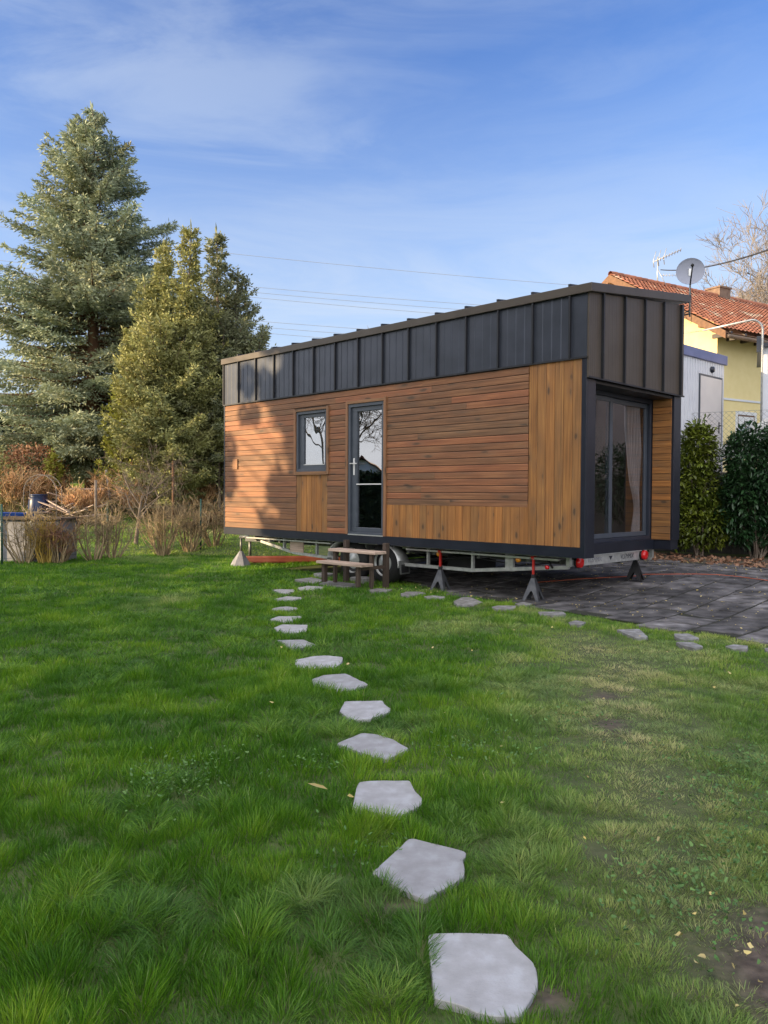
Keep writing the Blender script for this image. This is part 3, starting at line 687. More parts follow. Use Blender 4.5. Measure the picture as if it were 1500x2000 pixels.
b.build('end_rib', M['anth_end'], TH)
# roof
b = MB()
def rz(x): return 3.735+.126*(x+.055)
T = .105
def sroof(x0, x1, y0, y1, t0, t1, r=.5):
    b.add([(x0, y0, rz(x0)+t0), (x1, y0, rz(x1)+t0), (x1, y1, rz(x1)+t0), (x0, y1, rz(x0)+t0), (x0, y0, rz(x0)+t1), (x1, y0, rz(x1)+t1), (x1, y1, rz(x1)+t1), (x0, y1, rz(x0)+t1)],
          [(0, 3, 2, 1), (4, 5, 6, 7), (0, 1, 5, 4), (1, 2, 6, 5), (2, 3, 7, 6), (3, 0, 4, 7)], r)
sroof(-.072, 2.60, -.098, HL+.04, .0, T)
b.build('roof', M['anth_end'], TH, bevel=.006)
b = MB()
for y in seams: sroof(-.070, 2.595, y-.014, y+.014, T+.001, T+.030)
b.split('roof_seam', M['seam'], TH)

# window
def framed(op, name, fw, mats, sash_in, glass_in, x=-.004, bottom_extra=0):
    y0, y1, z0, z1 = op
    root_b = MB()
    for (a, c, d, e) in rects_minus(y0, y1, z0, z1, [(y0+fw, y1-fw, z0+fw+bottom_extra, z1-fw)]): root_b.box((x-.014, a, d), (x+.07, c, e), r=.5)
    return root_b
WO = MB(); y0, y1, z0, z1 = W_OP
for r_ in rects_minus(y0, y1, z0, z1, [(y0+.045, y1-.045, z0+.045, z1-.045)]): WO.box((-.022, r_[0], r_[2]), (.07, r_[1], r_[3]), r=.5)
win = WO.build('window', M['frame'], TH, bevel=.003)
b = MB()
for r_ in rects_minus(y0+.046, y1-.046, z0+.046, z1-.046, [(y0+.095, y1-.16, z0+.12, z1-.105)]): b.box((.012, r_[0], r_[2]), (.06, r_[1], r_[3]), r=.5)
b.build('sash', M['frame'], win, bevel=.004)
b = MB(); b.box((.034, y0+.085, z0+.112), (.040, y1-.15, z1-.097)); b.build('pane', M['glass'], win)
b = MB(); b.box((.008, y0+.095, z0+.108), (.0118, y1-.16, z0+.120)); b.build('glazing_bead', M['alu'], win)
b = MB()
t = .05
b.box((-.046, TR_W[0], TR_W[2]), (-.0, W_OP[0]-.001, TR_W[3]), along=2); b.box((-.040, W_OP[1]+.001, TR_W[2]), (-.0, TR_W[1], TR_W[3]-.01), along=2)
b.box((-.042, W_OP[0], W_OP[3]+.001), (.0, W_OP[1], TR_W[3]-.012), along=1); b.box((-.050, W_OP[0], TR_W[2]-.004), (.0, W_OP[1], W_OP[2]-.001), along=1)
b.build('window_trim', M['wood_trim'], win, bevel=.002)
b = MB(); b.box((.085, y0+.06, 1.74), (.09, y1-.06, z1-.06)); b.build('blind', M['white'], win)
# door
y0, y1, z0, z1 = D_OP
b = MB()
for r_ in rects_minus(y0, y1, z0, z1, [(y0+.05, y1-.05, z0+.045, z1-.05)]): b.box((-.024, r_[0], r_[2]), (.07, r_[1], r_[3]), r=.5)
door = b.build('door', M['frame'], TH, bevel=.003)
b = MB()
for r_ in rects_minus(y0+.052, y1-.052, z0+.047, z1-.052, [(y0+.085, y1-.165, z0+.115, z1-.12)]): b.box((.006, r_[0], r_[2]), (.06, r_[1], r_[3]), r=.5)
b.build('leaf', M['frame'], door, bevel=.004)
b = MB(); b.box((.036, y0+.075, z0+.11), (.042, y1-.155, z1-.11)); b.build('pane', M['glass'], door)
b = MB(); b.box((.000, y0+.083, 1.505), (.0055, y1-.163, 1.522)); b.build('glazing_bar', M['white'], door)
b = MB(); b.box((-.034, y0+.01, z0-.004), (.005, y1-.01, z0+.012)); b.build('threshold', M['alu'], door)
b = MB(); b.box((-.002, y1-.125, 1.655), (.0055, y1-.095, 1.915)); b.tube([(-.01, y1-.11, 1.83), (-.045, y1-.11, 1.83), (-.048, y1-.13, 1.83), (-.048, y1-.22, 1.828)], .009, 8)
b.tube([(-.04, y1-.11, 1.83), (-.04, y1-.06, 1.83)], .008, 8)
b.build('handle', M['white'], door)
b = MB()
b.box((-.046, TR_D[0], .739), (.0, y0-.001, TR_D[3]), along=2); b.box((-.038, y1+.001, .739), (.0, TR_D[1], TR_D[3]-.01), along=2)
b.box((-.042, y0, z1+.001), (.0, y1, TR_D[3]-.012), along=1)
b.build('door_trim', M['wood_trim'], door, bevel=.002)
b = MB()
for i in range(32):
    zz = 1.53+i*.0125*1.0
    b.obox((.075, (y0+y1)/2-.04, zz), (0, .27, 0), (.007, 0, .0045), (0, 0, .0006))
b.build('blind', M['frame_d'], door)
# louvre vent
b = MB()
for r_ in rects_minus(7.085, 7.245, 1.80, 1.985, []): b.box((-.034, r_[0], r_[2]), (-.0245, r_[1], r_[3]), along=1)
b.box((-.046, 7.078, 1.80), (-.0245, 7.0845, 1.985), along=1)
b.build('vent_cover', M['wood_trim'], TH)

# sliding glass door at the recessed end
b = MB()
YG = .285
for r_ in rects_minus(.186, 2.262, .751, 2.705, [(.24, 2.215, .80, 2.65)]): b.box((r_[0], YG, r_[2]), (r_[1], YG+.10, r_[3]), r=.5)
sl = b.build('sliding_door', M['frame_d'], TH, bevel=.003)
b = MB()
for (xa, xb, yo) in ((.245, 1.18, YG+.012), (1.10, 2.21, YG+.045)):
    for r_ in rects_minus(xa, xb, .805, 2.645, [(xa+.07, xb-.07, .865, 2.585)]): b.box((r_[0], yo, r_[2]), (r_[1], yo+.03, r_[3]), r=.5)
b.build('sash', M['frame'], sl, bevel=.003)
b = MB(); b.box((.31, YG+.024, .86), (1.115, YG+.030, 2.59)); b.build('pane', M['glass_s'], sl)
b = MB(); b.box((1.165, YG+.057, .86), (2.145, YG+.063, 2.59)); b.build('pane', M['glass_s'], sl)
# curtain
vs = []; fs = []; nu, nv = 60, 26
for j in range(nv+1):
    t = j/nv; z = .80+1.82*t
    for i in range(nu+1):
        s_ = i/nu
        wtop = .62; tie = math.exp(-((t-.22)/.16)**2)
        wdt = .50*(1-.62*tie) if t > .05 else .42
        x = 2.12-(.24+.20*t)*(1-s_)*(1-.55*tie)
        y = YG+.105+.026*math.sin(s_*34+1.1*math.sin(t*3))*(.5+.5*t)+.01*math.sin(t*9+s_*5)
        vs.append((x, y, z))
for j in range(nv):
    for i in range(nu): a = j*(nu+1)+i; fs.append((a, a+1, a+nu+2, a+nu+1))
b = MB(); b.add(vs, fs, smooth=True); b.build('curtain', M['curtain'], TH)
sf = empty('sofa', (*to_world(.75, 1.0), .75), HR, 'grey sofa seen low behind the left pane of the sliding door', 'sofa')
b = MB(); b.box((-.5, -.3, .0), (.5, .35, .36)); b.build('seat', M['sofa'], sf, bevel=.04)
b = MB(); b.box((-.5, .20, .361), (.5, .38, .72)); b.build('backrest', M['sofa'], sf, bevel=.05)

# chassis
def beam(mb, p, q_, w, h, r=None):
    p, q_ = Vector(p), Vector(q_); d = q_-p; n = d.normalized(); up = Vector((0, 0, 1)); sdv = n.cross(up)
    if sdv.length < .1: sdv = Vector((1, 0, 0)) if abs(n.z) > .9 else sdv
    sdv.normalize(); up2 = sdv.cross(n); mb.obox((p+q_)/2, d/2, sdv*w/2, up2*h/2, r)
chord = [(6.60, .51), (5.63, .352), (4.70, .325), (1.80, .335), (.30, .478)]
for xx in (.15, 2.32):
    b = MB()
    for (a, c) in zip(chord, chord[1:]):
        if a[0] == 4.70 and xx == .15:
            beam(b, (xx, 4.70, .325), (xx, 4.64, .326), .045, .045)
            beam(b, (xx, 3.06, .332), (xx, 1.80, .336), .045, .045); continue
        beam(b, (xx, a[0], a[1]), (xx, c[0], c[1]), .045, .045)
    for (y, zt) in ((5.93, .40), (5.06, .335), (2.60, .34), (1.79, .345)): beam(b, (xx, y, zt), (xx, y, .60), .045, .03)
    beam(b, (xx, 5.62, .36), (xx, 5.62, .6), .03, .03)
    b.box((xx-.02, 1.12, .37), (xx+.025, 1.24, .60))
    beam(b, (xx, .3, .485), (xx, .3, .6), .045, .05)
    b.box((xx-.02, .32, .5905), (xx+.02, 6.55, .604)); b.build('side_frame', M['galv'], TH)
b = MB(); b.box((.07, .40, .553), (.118, 2.97, .576)); b.box((.07, 4.64, .553), (.118, 6.95, .576)); b.box((2.35, .40, .553), (2.4, 6.95, .576)); b.split('side_rail', M['alu'], TH)
b = MB()
for y in (.9, 1.7, 2.5, 3.0, 3.9, 4.7, 5.4, 6.1, 6.8): b.box((.18, y, .50), (2.30, y+.05, .60))
b.box((.8, .4, .44), (.86, 7.3, .5)); b.box((1.6, .4, .44), (1.66, 7.3, .5))
b.split('cross_member', M['galv_d'], TH)
b = MB(); b.box((.40, .255, .485), (1.95, .285, .612)); b.box((.38, .235, .602), (2.02, .2545, .6125)); b.box((.15, .262, .495), (.40, .285, .57)); b.box((2.03, .24, .49), (2.06, .29, .612)); rear = b.build('rear_beam', M['galv'], TH)
for y in (3.47, 4.17):
    b = MB(); b.tube([(.20, y, .325), (2.30, y, .325)], .035, 8); b.build('axle', M['galv_d'], TH)
b = MB(); b.tube([(.25, .5, .52), (.28, 1.1, .44), (.26, 1.9, .50), (.30, 2.6, .43), (.28, 3.2, .5)], .010, 6); b.build('hose', M['black'], TH)
b = MB(); b.box((.45, 2.0, .30), (.95, 2.5, .49)); b.build('battery_box', M['black'], TH, bevel=.01)
# drawbar at the far end
b = MB(); beam(b, (.7, 6.9, .50), (1.24, 8.6, .42), .07, .09); beam(b, (1.8, 6.9, .50), (1.26, 8.6, .42), .07, .09); b.tube([(1.25, 8.5, .42), (1.25, 8.5, .08)], .03); b.tube([(1.25, 8.55, .46), (1.25, 8.85, .45)], .035)
b.build('drawbar', M['galv_d'], TH)
b = MB(); b.box((.125, 5.40, .37), (.145, 5.75, .545), along=1); b.build('side_board', M['wood_grey'], TH)
def text_mesh(body, size, mat, name, parent, loc, rot, shear=0):
    cu = bpy.data.curves.new(name, 'FONT'); cu.body = body; cu.size = size; cu.extrude = .0008; cu.shear = shear; cu.align_x = 'CENTER'; cu.align_y = 'CENTER'
    to = bpy.data.objects.new(name, cu); C.objects.link(to); dg = bpy.context.evaluated_depsgraph_get(); dg.update()
    me = bpy.data.meshes.new_from_object(to.evaluated_get(dg)); bpy.data.objects.remove(to)
    me.materials.clear(); me.materials.append(mat); o = bpy.data.objects.new(name, me); C.objects.link(o); o.parent = parent; o.location = loc; o.rotation_euler = rot; return o
text_mesh('VLEMMIX', .088, M['ink'], 'lettering', rear, (1.52, .2535, .548), (PI/2, 0, 0), .3)
text_mesh('VLEMMIX', .085, M['ink_g'], 'lettering', rear, (.68, .2535, .545), (PI/2, 0, 0), .3)
b = MB(); b.prism([(1.04, .2535, .575), (1.13, .2535, .575), (1.085, .2535, .520)], (0, -.002, 0)); b.build('emblem', M['ink'], rear)
for x in (.25, 1.93):
    b = MB(); b.lathe([(0, .001), (.001, .045), (.008, .062), (.03, .066), (.05, .066)], (x, .175, .545 if x > 1 else .538), (0, 1, 0), 20); b.lathe([(.05, .066), (.051, .001)], (x, .175, .545 if x > 1 else .538), (0, 1, 0), 20)
    tl = b.build('tail_light', M['redlens'], TH)
    b = MB(); b.lathe([(.0, .070), (.03, .070), (.031, .001)], (x, .222, .545 if x > 1 else .538), (0, 1, 0), 20); b.build('housing', M['black'], tl)
b = MB(); beam(b, (.16, .62, .56), (.10, .50, .46), .02, .02); b.build('marker_arm', M['black'], TH)
b = MB(); b.lathe([(0, .001), (.001, .022), (.02, .026), (.04, .024), (.041, .001)], (.085, .55, .465), (-1, .2, 0), 12); b.build('marker_light', M['redlens'], TH)
for y in (2.38, 1.03):
    b = MB(); b.lathe([(0, .001), (.001, .028), (.02, .034), (.035, .034), (.036, .001)], (.10, y, .525), (1, 0, 0), 14); b.build('side_reflector', M['amber'], TH)

# wheels, fender, mud flaps
for (x, y, sd_) in ((.10, 3.47, -1), (.10, 4.17, -1), (2.40, 3.47, 1), (2.40, 4.17, 1)):
    b = MB()
    b.lathe([(.0, .20), (.01, .26), (.03, .300), (.06, .315), (.15, .315), (.18, .300), (.19, .26), (.20, .20)], (x, y, .325), (-sd_, 0, 0), 40)
    wh = b.build('wheel', M['tyre'], TH)
    b = MB(); b.lathe([(.015, .205), (.03, .20), (.055, .185), (.045, .12), (.03, .07), (.02, .055), (.019, .001)], (x, y, .325), (-sd_, 0, 0), 32); b.build('rim', M['galv'], wh)
    b = MB(); b.lathe([(.0405, .135), (.0375, .18)], (x+(.0 if sd_ < 0 else 0), y, .325), (-sd_, 0, 0), 32); b.build('rim_recess', M['black'], wh)
for xa, xb in ((.02, .26), (2.24, 2.48)):
    vs = []; fs = []; pts = []
    for k in range(13): a = -.15+(PI/2-0+.15)*k/12; pts.append((3.47-.385*math.cos(a), .325+.385*math.sin(a)*.78))
    for k in range(13): a = PI/2-(PI/2+.15)*k/12; pts.append((4.27+.385*math.cos(a), .325+.385*math.sin(a)*.78))
    n = len(pts)
    for (y, z) in pts: vs += [(xa, y, z), (xb, y, z), (xa, y, z+.008), (xb, y, z+.008)]
    for k in range(n-1):
        a = 4*k; c = a+4; fs += [(a, a+1, c+1, c), (a+2, c+2, c+3, a+3), (a, c, c+2, a+2), (a+1, a+3, c+3, c+1)]
    b = MB(); b.add(vs, fs, .5, smooth=True); b.build('fender', M['galv'], TH)
b = MB(); b.box((.03, 3.055, .335), (.23, 3.075, .385)); b.add([(.02, 3.03, .19), (.24, 3.05, .19), (.24, 3.06, .36), (.02, 3.045, .36), (.02, 3.038, .19), (.24, 3.058, .19), (.24, 3.068, .36), (.02, 3.053, .36)], [(0, 3, 2, 1), (4, 5, 6, 7), (0, 1, 5, 4), (1, 2, 6, 5), (2, 3, 7, 6), (3, 0, 4, 7)])
mf = b.build('mud_flap', M['galv_d'], TH)
b = MB(); b.add([(.045, 3.026, .21), (.215, 3.0425, .21), (.215, 3.0505, .335), (.045, 3.035, .335)], [(0, 1, 2, 3)]); b.build('rubber_panel', M['black'], mf)

# ------------------------------------------------------------------ jack stands
def jack(loc, rot, hp, label, body='jack', post='red', scale=1.0):
    t = empty('jack_stand', loc, rot, label, 'jack stand', 'jack stands under the trailer')
    b = MB(); hb = .28*scale; w0, w1 = .112*scale, .026
    for k in range(4):
        a = k*PI/2; u = Vector((math.cos(a), math.sin(a), 0)); v = Vector((-u.y, u.x, 0))
        def P(s_, h_):  # s along v, height fraction
            wd = w0+(w1-w0)*h_; return u*wd+v*(s_*wd)+Vector((0, 0, hb*h_))
        th = -u*.006
        b.prism([P(-1, 0), P(-.66, 0), P(-.22, .40), P(-1, .40)], th, .5); b.prism([P(.66, 0), P(1, 0), P(1, .40), P(.22, .40)], th, .5)
        b.prism([P(-1, .40), P(-.22, .40), P(0, .46), P(.22, .40), P(1, .40), P(1, 1), P(-1, 1)], th, .5)
    b.box((-w1, -w1, hb-.002), (w1, w1, hb+.004)); b.box((-w0-.012, -w0-.012, 0), (-w0+.03, -w0+.03, .008)); b.box((w0-.03, -w0-.012, 0), (w0+.012, -w0+.03, .008)); b.box((-w0-.012, w0-.03, 0), (-w0+.03, w0+.012, .008)); b.box((w0-.03, w0-.03, 0), (w0+.012, w0+.012, .008))
    b.build('base', M[body], t)
    b = MB(); b.box((-.027, -.02, hb+.005), (.027, .02, hb+.05)); b.tube([(.02, 0, hb+.03), (-.055, 0, hb+.035)], .006, 6); b.build('pawl_collar', M['jack_d'], t)
    b = MB(); b.box((-.020, -.012, hb+.051), (.020, .012, hp-.03))
    for k in range(6): b.box((.0205, -.010, hb+.06+k*.022), (.026, .010, hb+.072+k*.022))
    b.build('post', M[post], t)
    b = MB(); b.prism([(-.045, -.02, hp-.03), (.045, -.02, hp-.03), (.05, -.02, hp), (.03, -.02, hp-.012), (-.03, -.02, hp-.012), (-.05, -.02, hp)], (0, .04, 0)); b.build('saddle', M[post], t)
    return t
for (xl, yl, lab, bd, po, hp) in ((.10, 2.33, 'grey jack stand with red post between wheel and corner of the trailer', 'jack', 'red', .56), (.10, .78, 'grey jack stand with red post near the close corner of the trailer', 'jack', 'red', .56),
                              (2.14, .45, 'black jack stand under the right tail light on the patio', 'jack_d', 'jack_d', .33)):
    wx, wy = to_world(xl, yl); jack((wx, wy, ghf(wx, wy)+.022), HR+.25, hp, lab, bd, po)
wx, wy = to_world(.30, 7.0+.45); 
t = empty('corner_support', (wx, wy, ghf(wx, wy)), HR, 'pale conical support with steel tube under the far corner of the trailer', 'support stand')
b = MB(); b.lathe([(0, .20), (.10, .155), (.22, .07), (.28, .03), (.281, .001)], (0, 0, 0), (0, 0, 1), 7, smooth=False); b.build('base', M['greyfab'], t)
b = MB(); b.tube([(0, 0, .27), (0, 0, .52)], .02, 8); b.build('tube', M['galv_d'], t)
b = MB(); b.box((0, -.06, .0), (2.6, .06, .13), along=0); o = b.build('red_beam', M['redwood'], bevel=.03)
o.location = (*to_world(.45, 7.75), ghf(*to_world(.5, 7.8))+.02); o.rotation_euler = (0, 0, R_(8)); tag(o, 'faded red beam lying on the grass behind the far corner of the trailer', 'beam')

# ------------------------------------------------------------------ wooden steps
ST = empty('wooden_steps', (P0[0], P0[1], 0), HR, 'weathered wooden entrance steps with two treads standing before the glass door', 'steps')
b = MB(); b.box((-.81, 2.99, .345), (-.57, 3.95, .385), along=1); b.build('tread', M['wood_grey'], ST, bevel=.006)
b = MB(); b.box((-.52, 3.02, .505), (-.28, 4.02, .545), along=1); b.build('tread', M['wood_grey'], ST, bevel=.006)
for (x, y, z0_, z1_, w) in ((-.73, 3.85, .075, .344, .065), (-.73, 3.13, .06, .344, .055), (-.46, 3.92, .01, .504, .05), (-.46, 3.14, .01, .504, .05), (-.21, 3.95, .0, .665, .072), (-.21, 3.10, .0, .655, .072)):
    b = MB(); b.box((x-w/2, y-w/2, z0_), (x+w/2, y+w/2, z1_), along=2); b.build('leg', M['wood_post'], ST, bevel=.004)
b = MB(); b.box((-.70, 3.09, .29), (-.25, 3.102, .34), along=0); b.box((-.70, 3.89, .29), (-.25, 3.902, .34), along=0); b.split('side_brace', M['wood_post'], ST)

# ------------------------------------------------------------------ satellite dish on the house corner
DL = to_world(2.74, -.02)
DS = empty('satellite_dish', (DL[0], DL[1], 3.95), 0, 'round grey satellite dish on a bracket at the roof corner of the tiny house', 'satellite dish')
dv = Vector((-.36, -.92, .10)).normalized()
b = MB(); ctr = Vector((0, 0, .60))
prof = [(-.045*(1-(r/.19)**2), r) for r in (.001, .05, .09, .13, .16, .19)]
prof2 = [(a-.006, r) for a, r in prof[::-1]]
b.lathe(prof+[(0.002, .192), (-.006, .192)]+prof2, ctr, dv, 32); b.build('reflector', M['dish'], DS)
b = MB(); b.tube([ctr-Vector((0, 0, .19)), ctr-Vector((0, 0, .21))+dv*.05, ctr+dv*.25+Vector((.03, 0, -.03))], .011, 6); b.lathe([(0, .001), (0, .022), (.06, .022), (.061, .001)], ctr+dv*.27+Vector((.03, 0, -.015)), -dv+Vector((0, 0, .3)), 10)
b.build('receiver_arm', M['black'], DS)
b = MB(); b.tube([ctr-dv*.06, ctr-dv*.07-Vector((0, 0, .12)), ctr-dv*.07-Vector((0, 0, .62))], .014, 8); b.obox(ctr-dv*.055, (.03, 0, 0), (0, .02, 0), (0, 0, .05)); b.build('mast', M['alu'], DS)
b = MB(); b.tube([ctr-dv*.07-Vector((0, 0, .58)), ctr-dv*.07-Vector((.10, -.02, .60)), ctr-dv*.07-Vector((.22, -.03, .58))], .012, 6); b.tube([ctr-dv*.07-Vector((0, 0, .52)), ctr-dv*.07-Vector((.2, -.03, .66))], .008, 6)
b.tube([ctr-dv*.05-Vector((0, 0, .15)), ctr-dv*.03+Vector((.03, 0, -.5)), ctr-dv*.07+Vector((.02, 0, -.72)), ctr-dv*.07+Vector((-.06, 0, -.62))], .004, 5)
b.build('bracket', M['black'], DS)

# orange cord on the patio
b = MB(); pts = []
for (xl, yl) in ((1.2, 1.6), (1.9, 1.1), (2.4, .62), (2.655, .539), (2.787, .303), (3.0, -.05), (3.084, -.321), (3.06, -.6), (2.92, -1.075), (2.7, -1.8), (2.4, -3.0)):
    wx, wy = to_world(xl, yl); pts.append((wx, wy, ghf(wx, wy)+.034))
b.tube(pts, .005, 6); tag(b.build('extension_cord', M['orange']), 'thin orange cord lying across the dark patio slabs', 'cord')

# ------------------------------------------------------------------ retaining wall, fence, terrace
A0 = Vector((3.0, 17.75, 0)); A1 = Vector((14.0, 11.45, 0)); AD = (A1-A0).normalized(); AN = Vector((-AD.y, AD.x, 0))
if AN.y < 0: AN = -AN
def wallbox(mb, s0, s1, d0, d1, z0, z1, r=None):
    c = A0+AD*((s0+s1)/2)+AN*((d0+d1)/2)+Vector((0, 0, (z0+z1)/2)); mb.obox(c, AD*(s1-s0)/2, AN*(d1-d0)/2, Vector((0, 0, (z1-z0)/2)), r)
LW = (A1-A0).length
RW = empty('retaining_wall', A0, 0, 'dark stained concrete retaining wall behind the laurel bushes', 'wall'); RW.location = (0, 0, 0)
b = MB(); wallbox(b, 0, LW, 0, .25, -.3, 1.72); b.build('wall_body', M['concrete'], RW)
b = MB(); wallbox(b, -.02, LW, -.03, .28, 1.721, 1.84); b.build('coping', M['coping'], RW, bevel=.01)
b = MB()
F = []
def tp(s, d): p = A0+AD*s+AN*d; return (p.x, p.y)
tpl = [tp(-3, .28), tp(LW+30, .28), (200, 60), (200, 400), (-40, 400), (1.0, 60), (0.2, 30)]
# terrace sheet with gentle slope
b.add([(*tp(-1.5, .27), 1.70), (*tp(LW+40, .27), 1.70), (90, 40, 2.4), (30, 60, 2.3), (2.5, 60, 2.0), (1.5, 26, 1.72)], [(0, 1, 2, 3, 4, 5)])
b.add([(*tp(-1.5, .27), 1.70), (*tp(-1.5, .27), -.3), (1.5, 26, -.3), (1.5, 26, 1.72)], [(0, 1, 2, 3)])
tag(b.build('terrace', M['terrace']), kind='structure')
# chain link fence
CF = empty('chain_link_fence', (0, 0, 0), 0, 'galvanised chain link fence on top of the retaining wall', 'fence')
b = MB(); sp = .105; zf0, zf1 = 1.845, 3.05; hgt = zf1-zf0
def fp(s, z): p = A0+AD*s+AN*.12; return Vector((p.x, p.y, z))
k = -int(hgt/sp)-1
while k*sp < LW:
    for sgn in (1, -1):
        s0 = k*sp if sgn == 1 else k*sp+hgt; s1 = s0+sgn*hgt; za, zb = zf0, zf1
        if min(s0, s1) < 0 or max(s0, s1) > LW: continue
        p, q_ = fp(s0, za), fp(s1, zb); off = AN*.003*sgn
        b.tube([p+off, q_+off], .0026, 3, cap=False, smooth=False)
    k += 1
b.build('mesh', M['wire'], CF)
b = MB()
for z in (zf1, (zf0+zf1)/2, zf0+.02): b.tube([fp(0, z)+AN*.008, fp(LW, z)+AN*.008], .0035, 4)
b.build('tension_wire', M['wire'], CF)
for s in np.arange(.9, LW, 2.6):
    b = MB(); b.tube([fp(s, 1.84)+AN*.03, fp(s, 3.10)+AN*.03], .022, 8); b.build('post', M['wire'], CF)

# ------------------------------------------------------------------ white cabin behind the wall
CBX, CBY = math.sin(R_(47.5)), math.cos(R_(47.5))
cabR = R_(90-47.5)
cx0, cy0 = 7.32, 17.0
CAB = empty('site_cabin', (cx0, cy0, 1.72), cabR, 'white ribbed site cabin with blue fascia and a door, behind the wire fence', 'cabin')
# local x runs away to the right; origin at the visible far corner; body spans x -6..0, y 0..2.4
b = MB(); b.box((-6, 0, 0), (0, 2.4, 2.46)); b.build('wall', M['whitewall'], CAB)
b = MB(); x = -5.95
while x < -.02:
    if not (-1.22 < x < -.02): b.box((x, -.012, .08), (x+.05, -.0005, 2.45))
    else: b.box((x, -.012, 2.18), (x+.05, -.0005, 2.45))
    x += .11
b.build('ribbing', M['whitewall'], CAB)
b = MB(); b.box((-6.05, -.05, 2.461), (.06, 2.45, 2.66)); b.build('roof', M['bluefascia'], CAB, bevel=.01)
b = MB(); b.box((-1.12, -.03, .06), (-.16, -.001, 2.13)); dr = b.build('door', M['doorwhite'], CAB, bevel=.006)
b = MB(); b.box((-.30, -.04, .98), (-.26, -.031, 1.22)); b.tube([(-.28, -.04, 1.14), (-.28, -.08, 1.14), (-.40, -.085, 1.14)], .012, 6); b.build('handle', M['black'], dr)
b = MB(); 
for r_ in rects_minus(-1.16, -.12, .02, 2.17, [(-1.125, -.155, .055, 2.135)]): b.box((r_[0], -.024, r_[2]), (r_[1], -.0005, r_[3]))
b.build('door_frame', M['frame'], dr)
b = MB(); b.lathe([(0, .07), (.05, .06), (.06, .001)], (-.62, -.012, 2.30), (0, -1, 0), 14); b.build('wall_lamp', M['frame_d'], CAB)

SH = empty('white_shed', (7.72, 16.1, 1.72), R_(-25), 'white shed with dark roof edge at the right picture edge behind the fence', 'shed')
b = MB(); b.box((0, 0, 0), (5.0, 2.6, 2.68)); b.build('wall', M['whitewall'], SH)
b = MB(); b.box((-.10, -.10, 2.681), (5.1, 2.7, 2.76)); b.box((-.12, -.12, 2.58), (-.02, -.02, 2.90))
for i in range(26): b.lathe([(0, .045), (2.85, .045)], (-.05+.2*i, -.12, 2.79), (0, 1, 0), 8)
b.build('roof', M['frame_d'], SH)
b = MB(); b.prism([(-1.0, -.9, .60), (.6, -.9, 1.65), (.6, -.9, .60)], (0, .05, 0)); o = b.build('white_tarpaulin', M['white']); o.location = (7.35, 16.05, 1.5); o.rotation_euler = (0, 0, R_(-10)); tag(o, 'white sloping tarpaulin edge above the right laurel bush', 'tarpaulin')
b = MB(); pth = []
for k in range(7):
    a = PI/2*k/6; pth.append((7.66-.22+.22*math.cos(a), 16.0, 4.74+.20*math.sin(a)))
b.tube([(7.66, 16.0, 1.7), (7.66, 16.0, 4.6)]+pth+[(6.6, 16.4, 4.80)], .022, 8)
b.tube([(6.6, 16.4, 4.80), (6.1, 16.6, 4.76), (5.4, 17.0, 4.74)], .008, 6)
tag(b.build('bent_pipe', M['galv']), 'grey pipe rising by the white shed and bent over to the left', 'pipe')

# ------------------------------------------------------------------ yellow house
YH = empty('yellow_house', (11.8, 28.0, 1.62), R_(31), 'yellow rendered house with red clay tile roof behind the white cabin', 'house')
EV, RG, GWD, YL = 5.85, 8.5, 9.0, 13.0
b = MB(); b.prism([(0, 0, 0), (0, GWD, 0), (0, GWD, EV), (0, GWD/2, RG-.12), (0, 0, EV)], (YL, 0, 0)); b.build('wall', M['yellow'], YH)
def roofside(sign):
    """tiled slope as wavy sheet: rows of pantiles"""
    yb_, yr = (-.75, GWD/2) if sign < 0 else (GWD+.75, GWD/2)
    pit_ = (RG-EV)/(GWD/2); z_e = EV-.75*pit_+.05; nxr = int((YL+1.6)/.22); nrow = 22
    vs = []; fs = []; rr = []
    mb = MB()
    for j in range(nrow):
        t0, t1 = j/nrow, (j+1)/nrow
        for i in range(nxr):
            x0 = -.60+i*.22; r = random.random(); pts_ = []
            for t, lift in ((t0, .055), (t1, .02)):
                y = yb_+(yr-yb_)*t; z = z_e+(RG+.05-z_e)*t+lift
                for kx, dz in ((0, .0), (.055, .045), (.11, .05), (.165, .015), (.22, 0)): pts_.append((x0+kx, y, z+dz))
            mb.add(pts_, [(k, k+1, k+6, k+5) if sign < 0 else (k+1, k, k+5, k+6) for k in range(4)], r, smooth=True)
    return mb
rf = roofside(-1).build('roof', M['tile'], YH); roofside(1).build('roof', M['tile'], YH)
b = MB()
for x in np.arange(-.6, YL+.75, .35): b.lathe([(0, .11), (.36, .13)], (x, GWD/2, RG+.10), (1, 0, 0), 8)
b.build('ridge_tile', M['tile'], YH)
b = MB(); p_ = (RG-EV)/(GWD/2)
for yb_, ye in ((-.78, GWD/2), (GWD+.78, GWD/2)):
    ze = EV-.78*p_-.04
    b.add([(-.64, yb_, ze-.2), (-.64, ye, RG-.24), (-.64, ye, RG+.06), (-.64, yb_, ze+.06), (-.59, yb_, ze-.2), (-.59, ye, RG-.24), (-.59, ye, RG+.06), (-.59, yb_, ze+.06)],
          [(0, 1, 2, 3), (7, 6, 5, 4), (0, 4, 5, 1), (3, 2, 6, 7), (0, 3, 7, 4)])
    b.add([(-.60, yb_, ze), (YL+.7, yb_, ze), (YL+.7, ye, RG-.03), (-.60, ye, RG-.03)], [(0, 1, 2, 3)])
b.build('barge_board', M['brownwood'], YH)
b = MB()
for y in (.25, 2.2, GWD/2, GWD-2.2, GWD-.25):
    z = EV+min(y, GWD-y)*p_-.16; b.box((-.62, y-.09, z-.12), (-.001, y+.09, z+.08), along=0)
b.split('purlin', M['brownwood'], YH)
